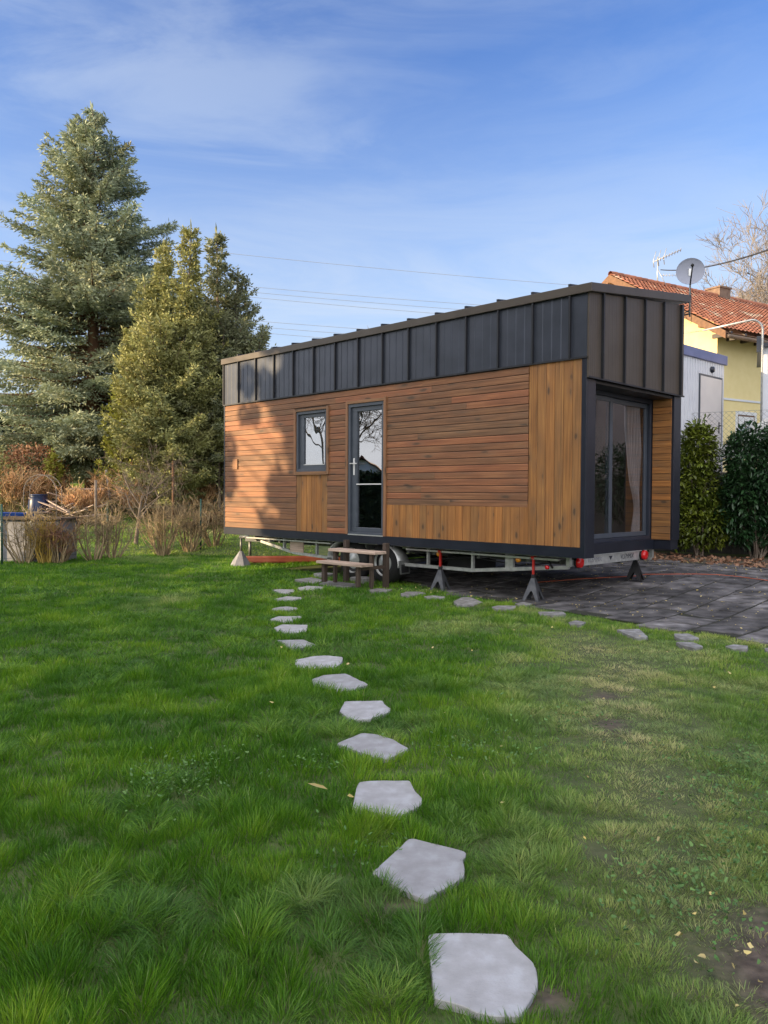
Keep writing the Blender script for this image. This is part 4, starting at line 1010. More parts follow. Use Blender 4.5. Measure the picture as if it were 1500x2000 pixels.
b = MB(); b.tube([(-.58, -.84, EV-.62), (YL+.7, -.84, EV-.64)], .075, 8); b.build('gutter', M['gutter'], YH)
b = MB()
for x in np.arange(-.3, YL, .8): b.box((x, -.74, EV-.55), (x+.1, -.002, EV-.40), along=1)
b.split('rafter_end', M['gutter'], YH)
b = MB(); b.box((-.04, -.03, 3.2), (YL, -.001, 3.27)); b.build('string_course', M['whitewall'], YH)
for (x0, x1, z0_, z1_) in ((1.2, 2.2, 1.5, 2.72), (6.0, 7.2, 1.5, 2.72), (6.0, 7.2, 4.0, 5.1)):
    b = MB()
    for r_ in rects_minus(x0-.12, x1+.12, z0_-.12, z1_+.12, [(x0, x1, z0_, z1_)]): b.box((r_[0], -.025, r_[2]), (r_[1], -.001, r_[3]))
    wf = b.build('window', M['white'], YH)
    b = MB()
    for r_ in rects_minus(x0, x1, z0_, z1_, [(x0+.06, (x0+x1)/2-.03, z0_+.06, z1_-.42), ((x0+x1)/2+.03, x1-.06, z0_+.06, z1_-.42)]): b.box((r_[0], -.012, r_[2]), (r_[1], -.001, r_[3]))
    b.build('frame', M['brownwood'], wf)
    b = MB(); b.box((x0+.05, -.018, z1_-.41), (x1-.05, -.0125, z1_-.06)); b.build('shutter_box', M['white'], wf)
    b = MB(); b.box((x0+.05, -.008, z0_+.05), (x1-.05, -.004, z1_-.42)); b.build('pane', M['glass'], wf)
b = MB(); b.box((6.0, 4.3, RG-.5), (6.75, 5.0, RG+.45)); b.box((5.95, 4.25, RG+.451), (6.8, 5.05, RG+.52)); b.build('chimney', M['brick'], YH)
TA = empty('television_antenna', (11.4, 33.1, 10.12), 0, 'metal television antenna on the ridge of the yellow house', 'antenna')
b = MB(); b.tube([(0, 0, -.1), (0, 0, 1.25)], .025, 6); b.tube([(.35, -.1, 0), (0, 0, .75)], .015, 5); b.build('mast', M['galv'], TA)
b = MB(); b.tube([(-.15, 0, 1.05), (.85, -.3, 1.45)], .018, 5)
for k in range(9): f = k/8; c = Vector((-.0+.85*f, -.3*f, 1.1+.35*f)); b.tube([c-Vector((.05, .16, -.02)), c+Vector((.05, .16, -.02))], .016, 4)
for dx in (-.15, .05, .28): b.tube([(dx, 0, .85+dx*.3), (dx-.03, 0, 1.12+dx*.3), (dx+.08, 0, 1.52+dx*.3)], .018, 4)
for k in range(7): b.tube([(.25+k*.13, 0, .42), (.25+k*.13, 0, .56)], .009, 4)
b.tube([(.1, 0, .48), (1.1, 0, .50)], .012, 4)
b.build('dipole_rods', M['galv'], TA)

# service cable and far power lines
def sagline(p, q_, sag, rad, name, mat, label, cat, group=None, n=24):
    p, q_ = Vector(p), Vector(q_); b = MB(); b.tube([p.lerp(q_, i/n)-Vector((0, 0, sag*4*(i/n)*(1-i/n))) for i in range(n+1)], rad, 5); return tag(b.build(name, mat), label, cat, group)
sagline((11.5, 33.0, 10.80), (8.9, 17.3, 6.95), .22, .022, 'service_cable', M['cable'], 'black service cable running from the yellow house roof up to the right', 'cable')
sagline((8.9, 17.3, 6.95), (8.6, 9.0, 5.6), .1, .02, 'service_cable', M['cable'], 'black service cable continuing out of the picture at the right edge', 'cable')
def pix(px, py, Y):
    return ((px-750)/FPX*Y, Y, 1.36+(965-py-(px-750)*.0058)/FPX*Y)
PL = [(443, -10, 548, 1300, 'topmost thin power line crossing the sky, starting behind the spruce'), (505, -10, 588, 1100, 'second thin power line from the top'), (514, -10, 600, 1100, 'third thin power line from the top'),
      (522, -10, 612, 1100, 'fourth thin power line from the top'), (570, -10, 640, 900, 'fifth thin power line from the top, close above the roof'), (580, -10, 652, 900, 'sixth thin power line from the top, close above the roof'), (588, -10, 665, 900, 'lowest thin power line, close above the roof')]
for (ya_, xa_, yb_, xb_, lab) in PL:
    a_ = pix(-300, ya_-(yb_-ya_)*.23, 78); c_ = pix(xb_+500, yb_+(yb_-ya_)*.4, 78)
    sagline(a_, c_, 1.2, .022, 'power_line', M['cable_far'], lab, 'power line', 'power lines crossing behind the trees')

# ------------------------------------------------------------------ foliage generators
def rot_to(d):
    d = np.asarray(d); return d/np.linalg.norm(d, axis=-1, keepdims=True)
def quads_along(pos, dirs, length, width, rg, spread=.6, kite=True):
    """kite shaped leaf faces starting at pos, pointing along dirs with random spread"""
    n = len(pos); d = rot_to(dirs+rg.normal(0, spread, (n, 3))*.6)
    s = np.cross(d, rg.normal(0, 1, (n, 3))); s = rot_to(s)
    ln = length*rg.uniform(.7, 1.25, (n, 1)); wd = width*rg.uniform(.7, 1.3, (n, 1))
    a = pos; b_ = pos+d*ln*.45+s*wd*.5; c = pos+d*ln; e = pos+d*ln*.45-s*wd*.5
    return np.stack([a, b_, c, e], 1).reshape(-1, 3)
def finish_quads(name, V, rg, mat, parent, clump=None):
    n = len(V)//4; r = rg.random(n)
    if clump is not None: r = np.clip(.35*r+.65*clump, 0, 1)
    return np_mesh(name, V, np.arange(n*4).reshape(-1, 4), rnd4=r, mat=mat, parent=parent)

def conifer(name, loc, H, z0, Rm, seed, label, cat, mat, prof=None, twig=(.20, .055), step=.30, per=7, droop=.25, up=.25, group=None, trunk_r=.24, dens=1.0, leaders=None, side=None, barkm='bark', spread=.6, fine=.10, rag=0.0):
    rg = np.random.default_rng(seed); t = empty(name, loc, 0, label, cat, group)
    allv = []; cl = []; tb = MB()
    leaders = leaders or [(0, 0, H, Rm, z0)]
    for (lx, ly, h, rm, zb) in leaders:
        lean = Vector((lx, ly, 0))
        z = zb
        while z < h-.1:
            tt = (z-zb)/(h-zb)
            rad = rm*(prof(tt) if prof else (1-tt)**.85)
            k_n = max(3, int(per*(.55+.45*min(1, rad/rm*1.6))))
            for k in range(k_n):
                az = rg.uniform(0, 2*PI); ln = rad*(rg.uniform(.72, 1.12) if rag == 0 else rg.uniform(1-rag, 1.05+rag*.6))+.12
                if side is not None: ln *= side(az, tt)
                zz = z+rg.uniform(-.5, .5)*step
                el0 = up*(.4+1.6*tt)-droop*(1-tt)*.7
                n = max(5, int(ln/.07)); s = np.linspace(.08, 1, n)[:, None]
                hd = np.array([math.cos(az), math.sin(az), 0.])
                bend = np.array([-hd[1], hd[0], 0.])*rg.normal(0, .12)
                base = np.array([lx*(zz/h), ly*(zz/h), zz])
                pts = base+hd*ln*s+bend*ln*s**2+np.array([0, 0, 1.])*(ln*(el0*s-droop*(s**1.5)*(.9-tt*.4)+up*.8*s**3))
                if ln > .5: tb.tube([tuple(pts[0]), tuple(pts[n//2]), tuple(pts[-1])], [.012+.012*ln, .008+.006*ln, .004], 3, cap=False)
                # lateral twigs
                m = int(n*2.0*dens); ss = rg.uniform(.12, 1, m); idx = np.clip((ss*(n-1)).astype(int), 0, n-2)
                p0 = pts[idx]; tdir = rot_to(pts[idx+1]-pts[idx])
                sgn = rg.choice([-1, 1], m)[:, None]
                lat = np.cross(tdir, [0, 0, 1.])*sgn*rg.uniform(.5, 1.1, (m, 1))+tdir*rg.uniform(.3, .9, (m, 1))+rg.normal(0, .22, (m, 3)); lat[:, 2] -= .12
                lat = rot_to(lat); ll = (.10+.32*ln*(1.05-ss)**.8*.6)[:, None]*rg.uniform(.6, 1.2, (m, 1))
                kk = max(2, int(.36/fine*.9)) if ln > .5 else 3
                u = np.linspace(.15, 1, kk)[None, :, None]
                q_ = p0[:, None, :]+lat[:, None, :]*ll[:, None, :]*u; q_[:, :, 2] -= (ll[:, None, 0]*u[:, :, 0]**2)*.18
                dd = np.repeat(lat[:, None, :], kk, 1)
                q_ = q_.reshape(-1, 3); dd = dd.reshape(-1, 3)
                V = quads_along(q_, dd, twig[0], twig[1], rg, spread); allv.append(V)
                V2 = quads_along(pts, np.concatenate([np.diff(pts, axis=0), (pts[-1:]-pts[-2:-1])]), twig[0]*1.1, twig[1], rg, spread*.7); allv.append(V2)
                cl.append(np.full((len(V)+len(V2))//4, rg.random()))
            z += step*rg.uniform(.8, 1.2)
        pth = [(lx*.0, ly*.0, -.3), (lx*.5*.5, ly*.25, h*.3), (lx*.8, ly*.8, h*.7), (lx, ly, h)]
        tb.tube(pth, [trunk_r*1.15, trunk_r*.8, trunk_r*.35, .012], 10)
        V = quads_along(np.array([[lx, ly, h-.1*k] for k in range(6)]), np.tile([0, 0, 1.], (6, 1)), .35, .07, rg, .3); allv.append(V); cl.append(np.full(6, .5))
    V = np.concatenate(allv); finish_quads('crown', V, rg, mat, t, np.concatenate(cl))
    tb.build('trunk', M[barkm], t)
    return t

def spr_prof(t): return float(np.interp(t, [0, .06, .27, .43, .58, .73, .885, .95, 1], [.80, .98, 1.0, .90, .68, .50, .26, .11, .01]))*(1+.07*math.sin(t*33)+.05*math.sin(t*71))
conifer('spruce_tree', (-9.62, 26.0, 1.17), 12.75, 1.3, 3.2, 21, 'tall blue green spruce, the tallest tree, standing behind the garden', 'tree', M['spruce'], spr_prof, twig=(.15, .046), step=.27, per=12, droop=.30, up=.22, dens=1.9, rag=.26, trunk_r=.27, fine=.085)
def cyp(t): return (1-t)**.62*(.65+.35*min(1, t*4))
conifer('cypress_tree', (-5.95, 22.0, .65), 8.4, .9, 1.9, 33, 'olive green cypress with several nodding tops right beside the tall spruce', 'tree', M['cypress'], cyp,
        twig=(.105, .040), step=.26, per=11, rag=.5, droop=.42, up=.50, dens=2.0, trunk_r=.13, barkm='bark_g', spread=.9,
        leaders=[(-.3, .2, 7.6, .80, .9), (.55, 0, 8.1, .80, .8), (-1.0, -.3, 5.0, 1.25, .7), (.75, .5, 6.0, 1.2, 1.9), (-.2, -.5, 5.4, 1.5, 1.3), (-.85, .3, 6.6, .9, 1.3)])
conifer('cypress_tree', (-4.75, 23.2, .80), 8.4, 1.2, 1.9, 35, 'darker green cypress with drooping side branches close to the tiny house', 'tree', M['cypress_d'], cyp,
        twig=(.105, .040), step=.27, per=10, rag=.5, droop=.46, up=.45, dens=2.0, trunk_r=.14, barkm='bark_g', spread=.9,
        leaders=[(-.20, 0, 8.2, .75, 1.0), (.35, .3, 7.0, 1.15, 2.0), (-.8, .5, 6.3, 1.1, 1.7), (1.15, -.3, 5.2, 1.45, 2.0), (.1, -.5, 5.6, 1.6, 1.9)])
conifer('thuja_bush', (-7.35, 23.2, .75), 3.7, .25, 1.0, 37, 'yellow green thuja bush at the foot of the olive cypress', 'bush', M['thuja'], lambda t: (1-t)**.5, twig=(.10, .045), step=.16, per=9, droop=.05, up=.7, dens=1.6, trunk_r=.06, barkm='bark_g', spread=.9)
conifer('juniper_bush', (-4.75, 22.6, .65), 2.9, 1.25, 1.15, 38, 'low pale juniper branches reaching towards the lattice fence', 'bush', M['cypress'], lambda t: (1-t)**.5, twig=(.11, .045), step=.18, per=8, droop=.2, up=.3, dens=1.6, trunk_r=.05, barkm='bark_g', spread=.9)

def bare_tree(name, loc, H, seed, label, mat, spread=.55, levels=5, r0=.16, group=None, tw=1.0, cat='tree', up=.25, start=.3, n0=5):
    rg = random.Random(seed); t = empty(name, loc, 0, label, cat, group); tr = MB(); cr_ = MB()
    def grow(p, d, ln, r, lv):
        n = 4 if lv > 2 else 3; pts_ = [p]; dd = d.copy()
        for i in range(n):
            dd = (dd+Vector((rg.uniform(-1, 1), rg.uniform(-1, 1), rg.uniform(-.5, 1)*up*2))*(.16 if lv == levels else .26)).normalized(); pts_.append(pts_[-1]+dd*ln/n)
        rads = [r*(1-.55*i/n) for i in range(n+1)]
        (tr if lv >= levels-1 else cr_).tube(pts_, rads, 7 if lv == levels else (4 if lv >= levels-1 else 3), cap=False)
        if lv == 0: return
        nb = n0 if lv == levels else rg.choice((4, 4, 5) if lv > 1 else (4, 5, 6))
        for k in range(nb):
            f = rg.uniform(start, 1.0) if lv == levels else rg.uniform(.25, 1.0)
            i = min(n-1, int(f*n)); q_ = pts_[i].lerp(pts_[i+1], f*n-i if f < 1 else 1)
            base = (pts_[i+1]-pts_[i]).normalized(); side_ = base.orthogonal(); side_.rotate(Matrix.Rotation(rg.uniform(0, 2*PI), 3, base))
            nd = (base*rg.uniform(.55, 1.0)+side_.normalized()*rg.uniform(.5, 1.0)*spread*1.6+Vector((0, 0, up*.6))).normalized()
            grow(q_, nd, ln*rg.uniform(.5, .78), max(r*.5*(1-.4*f), .004*tw), lv-1)
    grow(Vector((0, 0, -.2)), Vector((rg.uniform(-.05, .05), rg.uniform(-.05, .05), 1)).normalized(), H*.52, r0, levels)
    tr.build('trunk', mat, t); cr_.build('crown', mat, t); return t

# bare trees beyond the yellow house and on the hill
for i, (px, Y, H, lab, mm_, sp_) in enumerate([
    (1470, 62, 15.5, 'large bare tree above the yellow house roof at the right edge', 'bark_far', .6),
    (1395, 64, 11, 'smaller bare tree behind the satellite dish above the red roof', 'bark_far', .6),
    (1432, 58, 13.5, 'grey bare tree between the chimney and the large bare tree', 'bark_far', .65),
    (1530, 60, 16, 'bare tree cut by the right picture edge above the roof', 'bark_far', .6),
    (700, 66, 12.5, 'far bare tree whose top just shows above the tiny house roof', 'bark_far', .7),
    (1320, 70, 10, 'faint bare tree between the antenna and the satellite dish', 'bark_far', .6),
    (1480, 72, 9, 'tan twiggy tree on the hill at the right edge', 'bark_tan', .8), (1445, 76, 8, 'tan twiggy tree low above the roof ridge', 'bark_tan', .8)]):
    x = (px-750)/FPX*Y; z = max(ghf(x, Y), 1.8)
    bare_tree('bare_tree', (x, Y, z), H, 50+i, lab, M[mm_], sp_, 5, .30, 'bare trees beyond the houses', tw=5.5)

# shrubs: many stems from one foot
def shrub(name, loc, H, R, seed, label, mat, n=26, twigs=5, tipmat=None, group='bare garden shrubs along the fence', rad=.010, cat='shrub', lean=.0, tk=1.5):
    rg = random.Random(seed); t = empty(name, loc, 0, label, cat, group); s_ = MB(); tw = MB()
    for i in range(n):
        a = rg.uniform(0, 2*PI); o = rg.uniform(.02, .12); sp_ = rg.uniform(.15, 1)**.7*R; h = H*rg.uniform(.7, 1.05)*(1-.25*sp_/R)
        p = Vector((math.cos(a)*o, math.sin(a)*o, -.05)); e = Vector((math.cos(a)*sp_+lean, math.sin(a)*sp_, h))
        m = p.lerp(e, .5)+Vector((math.cos(a)*sp_*.12, math.sin(a)*sp_*.12, -h*.02))+Vector((rg.uniform(-.06, .06), rg.uniform(-.06, .06), 0))
        pts_ = [p, p.lerp(m, .5)+Vector((rg.uniform(-.03, .03), rg.uniform(-.03, .03), 0)), m, m.lerp(e, .5)+Vector((rg.uniform(-.04, .04), rg.uniform(-.04, .04), .03)), e]
        r = rad*rg.uniform(.6, 1.3); s_.tube(pts_, [r, r*.9, r*.75, r*.55, r*.3], 5, cap=False)
        for k in range(twigs):
            f = rg.uniform(.35, 1); j = min(3, int(f*4)); q_ = pts_[j].lerp(pts_[j+1], f*4-j if f < 1 else 1)
            d = Vector((rg.uniform(-1, 1), rg.uniform(-1, 1), rg.uniform(.2, 1.3))).normalized(); l_ = rg.uniform(.12, .42)*min(1, H)
            q2 = q_+d*l_; s2 = q_.lerp(q2, .5)+Vector((rg.uniform(-.03, .03), rg.uniform(-.03, .03), .01)); tw.tube([q_, s2, q2], [.0045*tk, .004*tk, .002*tk], 3, cap=False)
            for _ in range(3):
                w_ = q_.lerp(q2, rg.uniform(.3, 1)); d2 = (d+Vector((rg.uniform(-1, 1), rg.uniform(-1, 1), rg.uniform(-.4, .8)))).normalized(); tw.tube([w_, w_+d2*l_*.5], [.0035*tk, .002*tk], 3, cap=False)
    s_.build('stem', M[mat], t); tw.build('twig', M[tipmat or mat], t); return t
SHR = [  # px, Y, H, R, mat, tip, n
 (48, 14.9, 1.15, .55, 'twig_b', 'twig_b', 22, 'bare shrub at the far left in front of the grey planter'),
 (90, 15.0, .85, .32, 'twig_y', 'twig_y', 40, 'dry clump with yellow stems in front of the grey planter'),
 (112, 15.1, .75, .35, 'twig_b', 'deadleaf', 40, 'brown dry clump at the right corner of the grey planter'),
 (182, 15.6, 1.15, .62, 'twig_b', 'twig_b', 20, 'dark bare shrub with slanting stems right of the grey planter'),
 (220, 15.9, 1.2, .55, 'twig_b', 'twig_b', 16, 'open bare shrub at the first green fence post'),
 (318, 16.9, 1.30, .55, 'twig_b', 'twig_b', 44, 'dense vase shaped bare shrub in the middle of the fence row'),
 (370, 17.5, 1.15, .52, 'twig_b', 'twig_b', 30, 'low bare shrub second from the tiny house'),
 (418, 18.1, 1.15, .5, 'twig_b', 'twig_b', 26, 'bare shrub closest to the tiny house corner')]
for i, (px, Y, H, R, ma, ti, n, lab) in enumerate(SHR):
    x = (px-750)/FPX*Y; shrub('garden_shrub', (x, Y, ghf(x, Y)), H, R, 70+i, lab, ma, n, 5, ti, rad=.014, tk=1.15)
SH2 = [(232, 23.0, 1.25, .8, 'orange tipped bush in front of the spruce trunk'), (300, 22.6, 1.75, .9, 'tall orange twiggy bush below the cypress'), (350, 22.4, 1.65, .75, 'tall orange twiggy bush right of the young tree'),
       (268, 22.0, 1.1, .7, 'rounded orange bush behind the young tree trunk'), (165, 21.4, .9, .6, 'tan twiggy bush in front of the wood pile'), (25, 22.0, 1.5, .9, 'tangled brown bush at the left edge above the wheelbarrow'),
       (95, 23.0, 1.1, .7, 'brown bush around the navy barrel'), (392, 22.8, .9, .5, 'thin orange bush in front of the lattice fence')]
for i, (px, Y, H, R, lab) in enumerate(SH2):
    x = (px-750)/FPX*Y; shrub('garden_shrub', (x, Y, ghf(x, Y)), H, R, 90+i, lab, 'twig_b', 46, 9, 'twig_o', 'orange twiggy bushes in the garden', .012, tk=2.6)

def leafy(name, loc, shape, n, seed, leaf, mat, label, cat='bush', group=None, stems=8, stemmat='bark_g', droopz=-.1, Hs=1.0, depth_bias=.35, parent=None, fold=.25, gaps=.0, gscale=.35):
    """shape(rg,n) -> points and outward normals; leaves are folded lances"""
    rg = np.random.default_rng(seed); t = parent or empty(name, loc, 0, label, cat, group)
    P, Nn = shape(rg, n)
    if gaps:
        keep = fnoise(P[:, 0]+P[:, 1]*.6, P[:, 2]+P[:, 1]*.3, gscale, seed % 50) > gaps; P = P[keep]; Nn = Nn[keep]
    n = len(P)
    d = rot_to(Nn*.7+rg.normal(0, .55, (n, 3))+np.array([0, 0, droopz])); s = rot_to(np.cross(d, [0, 0, 1.])+rg.normal(0, .35, (n, 3))); u = np.cross(s, d)
    L_ = leaf[0]*rg.uniform(.65, 1.2, (n, 1)); W_ = leaf[1]*rg.uniform(.75, 1.2, (n, 1))
    a = P; tip = P+d*L_-u*L_*.12; mid1 = P+d*L_*.35; mid2 = P+d*L_*.7-u*L_*.03
    b1 = mid1+s*W_*.5+u*W_*fold; b2 = mid2+s*W_*.42+u*W_*fold; c1 = mid1-s*W_*.5+u*W_*fold; c2 = mid2-s*W_*.42+u*W_*fold
    V = np.stack([a, mid1, mid2, tip, b1, b2, c1, c2], 1).reshape(-1, 3); o = np.arange(n)[:, None]*8
    f4 = np.concatenate([o+np.array([[1, 4, 5, 2]]), o+np.array([[1, 2, 7, 6]])]); f3 = np.concatenate([o+np.array([[0, 4, 1]]), o+np.array([[2, 5, 3]]), o+np.array([[0, 1, 6]]), o+np.array([[2, 3, 7]])])
    r = rg.random(n); np_mesh('foliage', V, f4, f3, np.tile(r, 2), np.tile(r, 4), mat, t)
    if stems:
        b = MB(); rr = random.Random(seed)
        for k in range(stems):
            a_ = rr.uniform(0, 2*PI); e = P[rr.randrange(n)]; b.tube([(math.cos(a_)*.08, math.sin(a_)*.08, -.05), (e[0]*.4, e[1]*.4, max(.2, e[2]*.5)), tuple(e)], [.022, .014, .005], 6, cap=False)
        b.build('stem', M[stemmat], t)
    return t
def blob(lobes):
    """lobes: (cx,cy,cz,rx,ry,rz)"""
    def f(rg, n):
        vol = np.array([(l[3]*l[4]*l[5])**(2/3) for l in lobes]); k = rg.choice(len(lobes), n, p=vol/vol.sum()); Lb = np.array(lobes)[k]
        d = rot_to(rg.normal(0, 1, (n, 3))); r = rg.uniform(.30, 1, (n, 1))**.45
        r = r*(1+.16*np.sin(d[:, :1]*9+Lb[:, :1]*7)*np.cos(d[:, 2:]*8+d[:, 1:2]*5)); P = Lb[:, :3]+d*r*Lb[:, 3:]; P[:, 2] = np.maximum(P[:, 2], .06); return P, d
    return f
def boxy(x0, x1, y0, y1, z0, z1, wob=.12):
    def f(rg, n):
        P = rg.uniform(0, 1, (n, 3)); ax = rg.integers(0, 3, n); sd2 = rg.integers(0, 2, n); dep = rg.uniform(0, .3, n)**1.5
        for k in range(3):
            m = ax == k; P[m, k] = np.where(sd2[m] == 0, dep[m], 1-dep[m])
        d = rot_to(P-.5+rg.normal(0, .1, (n, 3))); w_ = wob*(np.sin(P[:, 0]*31+P[:, 2]*11)+np.sin(P[:, 2]*23+P[:, 1]*17))*.5
        P = P*np.array([x1-x0, y1-y0, z1-z0])+np.array([x0, y0, z0])+d*w_[:, None]; P[:, 2] = np.maximum(P[:, 2], .03); return P, d
    return f
# laurels
gx, gy = 5.98, 14.9
leafy('laurel_bush', (gx, gy, ghf(gx, gy)), blob([(.0, 0, 1.95, .33, .35, .62), (.02, 0, 1.2, .42, .4, .6), (.10, -.05, .65, .55, .45, .5), (-.3, .1, .5, .3, .3, .35), (-.05, 0, 2.15, .28, .3, .35), (-.2, 0, 1.5, .25, .3, .6)]), 6500, 5, (.115, .045), M['laurel_y'],
      'narrow yellow green laurel bush directly right of the tiny house', 'laurel bush', None, 9)
gx, gy = 6.92, 14.55
leafy('laurel_bush', (gx, gy, ghf(gx, gy)), blob([(.0, 0, 1.75, .58, .5, .75), (.5, 0, 1.9, .5, .5, .65), (-.1, 0, 1.15, .62, .5, .6), (.6, .1, 1.0, .6, .5, .7), (1.0, 0, 1.4, .6, .6, .9), (-.38, -.1, 1.95, .25, .25, .4), (-.3, 0, .75, .4, .35, .5), (.45, 0, .5, .55, .4, .4)]), 13000, 6, (.135, .045), M['laurel'],
      'wide dark green laurel bush at the right picture edge', 'laurel bush', None, 12)
gx, gy = 9.8, 13.1
leafy('laurel_bush', (gx, gy, ghf(gx, gy)), blob([(.0, 0, 1.5, 1.0, .5, .9), (.9, -.4, 1.4, .9, .5, .9), (-.8, .4, 1.2, .8, .5, .7)]), 5000, 8, (.135, .045), M['laurel'], 'dark laurel bush beyond the right picture edge, mirrored in the sliding door', 'laurel bush', None, 8)

# ------------------------------------------------------------------ garden things on the left
def at(px, Y, dz=0):
    x = (px-750)/FPX*Y; return (x, Y, ghf(x, Y)+dz)
# dark hedge and brown leafy bush behind
leafy('dark_hedge', (-15.5, 31, 1.5), boxy(0, 14.5, 0, 1.4, 0, 3.0, .3), 26000, 9, (.17, .11), M['hedge'], 'dark evergreen hedge in the shade behind the spruce trunk', 'hedge', None, 0)
leafy('leafy_bush', at(62, 23.5), blob([(0, 0, 1.3, 1.0, .7, .65), (-.8, 0, 1.1, .7, .6, .6), (.5, 0, .8, .6, .5, .5)]), 3800, 12, (.10, .06), M['deadleaf'], 'bush with pinkish brown dead leaves below the spruce at the left', 'bush', None, 8)
leafy('leafy_bush', at(105, 23.0), blob([(0, 0, 1.25, .22, .3, .55)]), 500, 13, (.11, .06), M['thuja'], 'small lemon yellow leafy bush beside the brown leaved bush', 'bush', None, 4)
leafy('leafy_bush', at(5, 22.0), blob([(0, 0, .9, .6, .6, .8), (-.6, 0, 1.6, .6, .6, .8)]), 2200, 14, (.09, .05), M['cypress'], 'green bush cut by the left picture edge', 'bush', None, 5)
leafy('leafy_bush', (-2.6, 33, 1.5), blob([(0, 0, 1.4, 2.0, 1.0, 1.3), (-2.2, 0, 1.0, 1.5, 1.0, 1.0)]), 5000, 15, (.16, .09), M['deadleaf'], 'pale sunlit bush behind the lattice fence', 'bush', None, 0)
# young tree in the lawn behind
bare_tree('young_tree', at(264, 18.3), 2.6, 61, 'young bare tree with thin dark trunk between the orange bushes', M['bark_g'], .9, 4, .06, None, tw=.8, up=.2, start=.5, n0=7)
# wood pile
PR = random.Random(4)
proto = None
for i in range(34):
    b = MB(); ln = PR.uniform(.5, 1.5); b.box((-ln/2, -.05, -.012), (ln/2, .05, .012), along=0)
    fx = PR.uniform(-1, 1); x0_, y0_, z0_ = at(135+fx*48, 21.2+PR.uniform(-.5, .5)); hh = .1+PR.random()*.75*(1-abs(fx)*.6)
    o = b.build('plank', M['wood_grey'], bevel=.003); o.location = (x0_, y0_, z0_+hh); o.rotation_euler = (PR.uniform(-.3, .3), PR.uniform(-.35, .35), PR.uniform(-.9, .9))
    tag(o, 'loose weathered board thrown on the wood pile in front of the spruce', 'board', 'boards on the wood pile')
b = MB(); rr = random.Random(8)
for i in range(900):
    x_ = rr.uniform(-1.1, 1.1); y_ = rr.uniform(-.6, .6); h_ = max(.03, .62*(1-abs(x_)/1.15)*(1-abs(y_)/.8))*rr.uniform(.3, 1); a_ = rr.uniform(0, 2*PI); l_ = rr.uniform(.1, .35)
    p = Vector((x_, y_, h_)); b.tube([p, p+Vector((math.cos(a_)*l_, math.sin(a_)*l_, rr.uniform(-.08, .15)))], rr.uniform(.006, .02), 4, cap=False)
o = b.build('brushwood_pile', M['twig_b']); o.location = at(140, 21.2); tag(o, 'heap of cut branches under the loose boards', 'brushwood', kind='stuff')
# wheelbarrow
WB = empty('wheelbarrow', at(8, 19.0, -.12), R_(20), 'wheelbarrow with bright blue tray at the left picture edge', 'wheelbarrow')
b = MB()
b.add([(-.32, -.22, .42), (.32, -.22, .42), (.32, .22, .42), (-.32, .22, .42), (-.5, -.34, .75), (.5, -.34, .72), (.5, .34, .72), (-.5, .34, .75)], [(0, 1, 5, 4), (1, 2, 6, 5), (2, 3, 7, 6), (3, 0, 4, 7), (0, 3, 2, 1)]); b.build('tray', M['blue'], WB)
b = MB(); b.tube([(-.55, -.22, .2), (.3, -.24, .40), (.95, -.28, .62)], .018, 6); b.tube([(-.55, .22, .2), (.3, .24, .40), (.95, .28, .62)], .018, 6); b.build('handle_frame', M['galv_d'], WB)
for sy in (-.24, .24): b = MB(); b.tube([(.25, sy, .39), (.32, sy, 0)], .016, 6); b.build('leg', M['galv_d'], WB)
b = MB(); b.lathe([(-.04, .12), (-.035, .17), (0, .19), (.035, .17), (.04, .12), (-.04, .12)], (-.55, 0, .19), (0, 1, 0), 20); b.build('wheel', M['tyre'], WB)
# barrel
BR = empty('plastic_barrel', at(75, 21.0), 0, 'navy blue plastic barrel standing in the bushes behind the wheelbarrow', 'barrel')
b = MB(); b.lathe([(0, .001), (0, .22), (.1, .25), (.35, .265), (.6, .25), (.72, .22), (.74, .23), (.74, .001)], (0, 0, 0), (0, 0, 1), 24); b.build('body', M['navy'], BR)
b = MB(); b.lathe([(.741, .001), (.741, .235), (.78, .235), (.79, .001)], (0, 0, 0), (0, 0, 1), 24); b.build('lid', M['navy'], BR)
# hoop trellis
b = MB(); hp_ = []
for k in range(17): a = PI*k/16; hp_.append((-.42*math.cos(a), 0, .95+.45*math.sin(a)))
b.tube([(-.42, 0, 0)]+hp_+[(.42, 0, 0)], .008, 6); b.tube([(x_, .35, z_) for x_, y_, z_ in [(-.42, 0, 0)]+hp_+[(.42, 0, 0)]], .008, 6)
for k in range(0, 17, 2): b.tube([hp_[k], (hp_[k][0], .35, hp_[k][2])], .008, 4)
o = b.build('hoop_trellis', M['bark_far']); o.location = at(78, 20.2); tag(o, 'pale arched hoop trellis around the navy barrel', 'trellis')
# planter box
PB = empty('planter_box', at(66, 15.55), R_(-6), 'grey boarded raised planter with a dark rim at the left behind the bare shrubs', 'planter')
b = MB()
for (x0_, x1_, y0_, y1_) in ((-.78, .70, -.36, -.33), (-.78, .70, .33, .36), (-.78, -.75, -.329, .329), (.67, .70, -.329, .329)): b.box((x0_, y0_, -.05), (x1_, y1_, .82), along=0)
b.build('side_panel', M['greyfab'], PB)
b = MB(); b.box((-.86, -.44, .821), (.80, -.30, .86), along=0); b.box((-.86, .30, .821), (.80, .44, .86), along=0); b.box((-.86, -.299, .822), (-.72, .299, .858), along=1); b.box((.62, -.299, .822), (.80, .299, .858), along=1); b.build('rim', M['wood_post'], PB)
b = MB(); b.box((-.74, -.32, .60), (.66, .32, .74)); b.build('soil_fill', M['soil'], PB)
for x_ in (-.5, .15): b = MB(); b.box((x_, -.40, -.05), (x_+.06, -.361, .82), along=2); b.build('upright', M['galv'], PB)
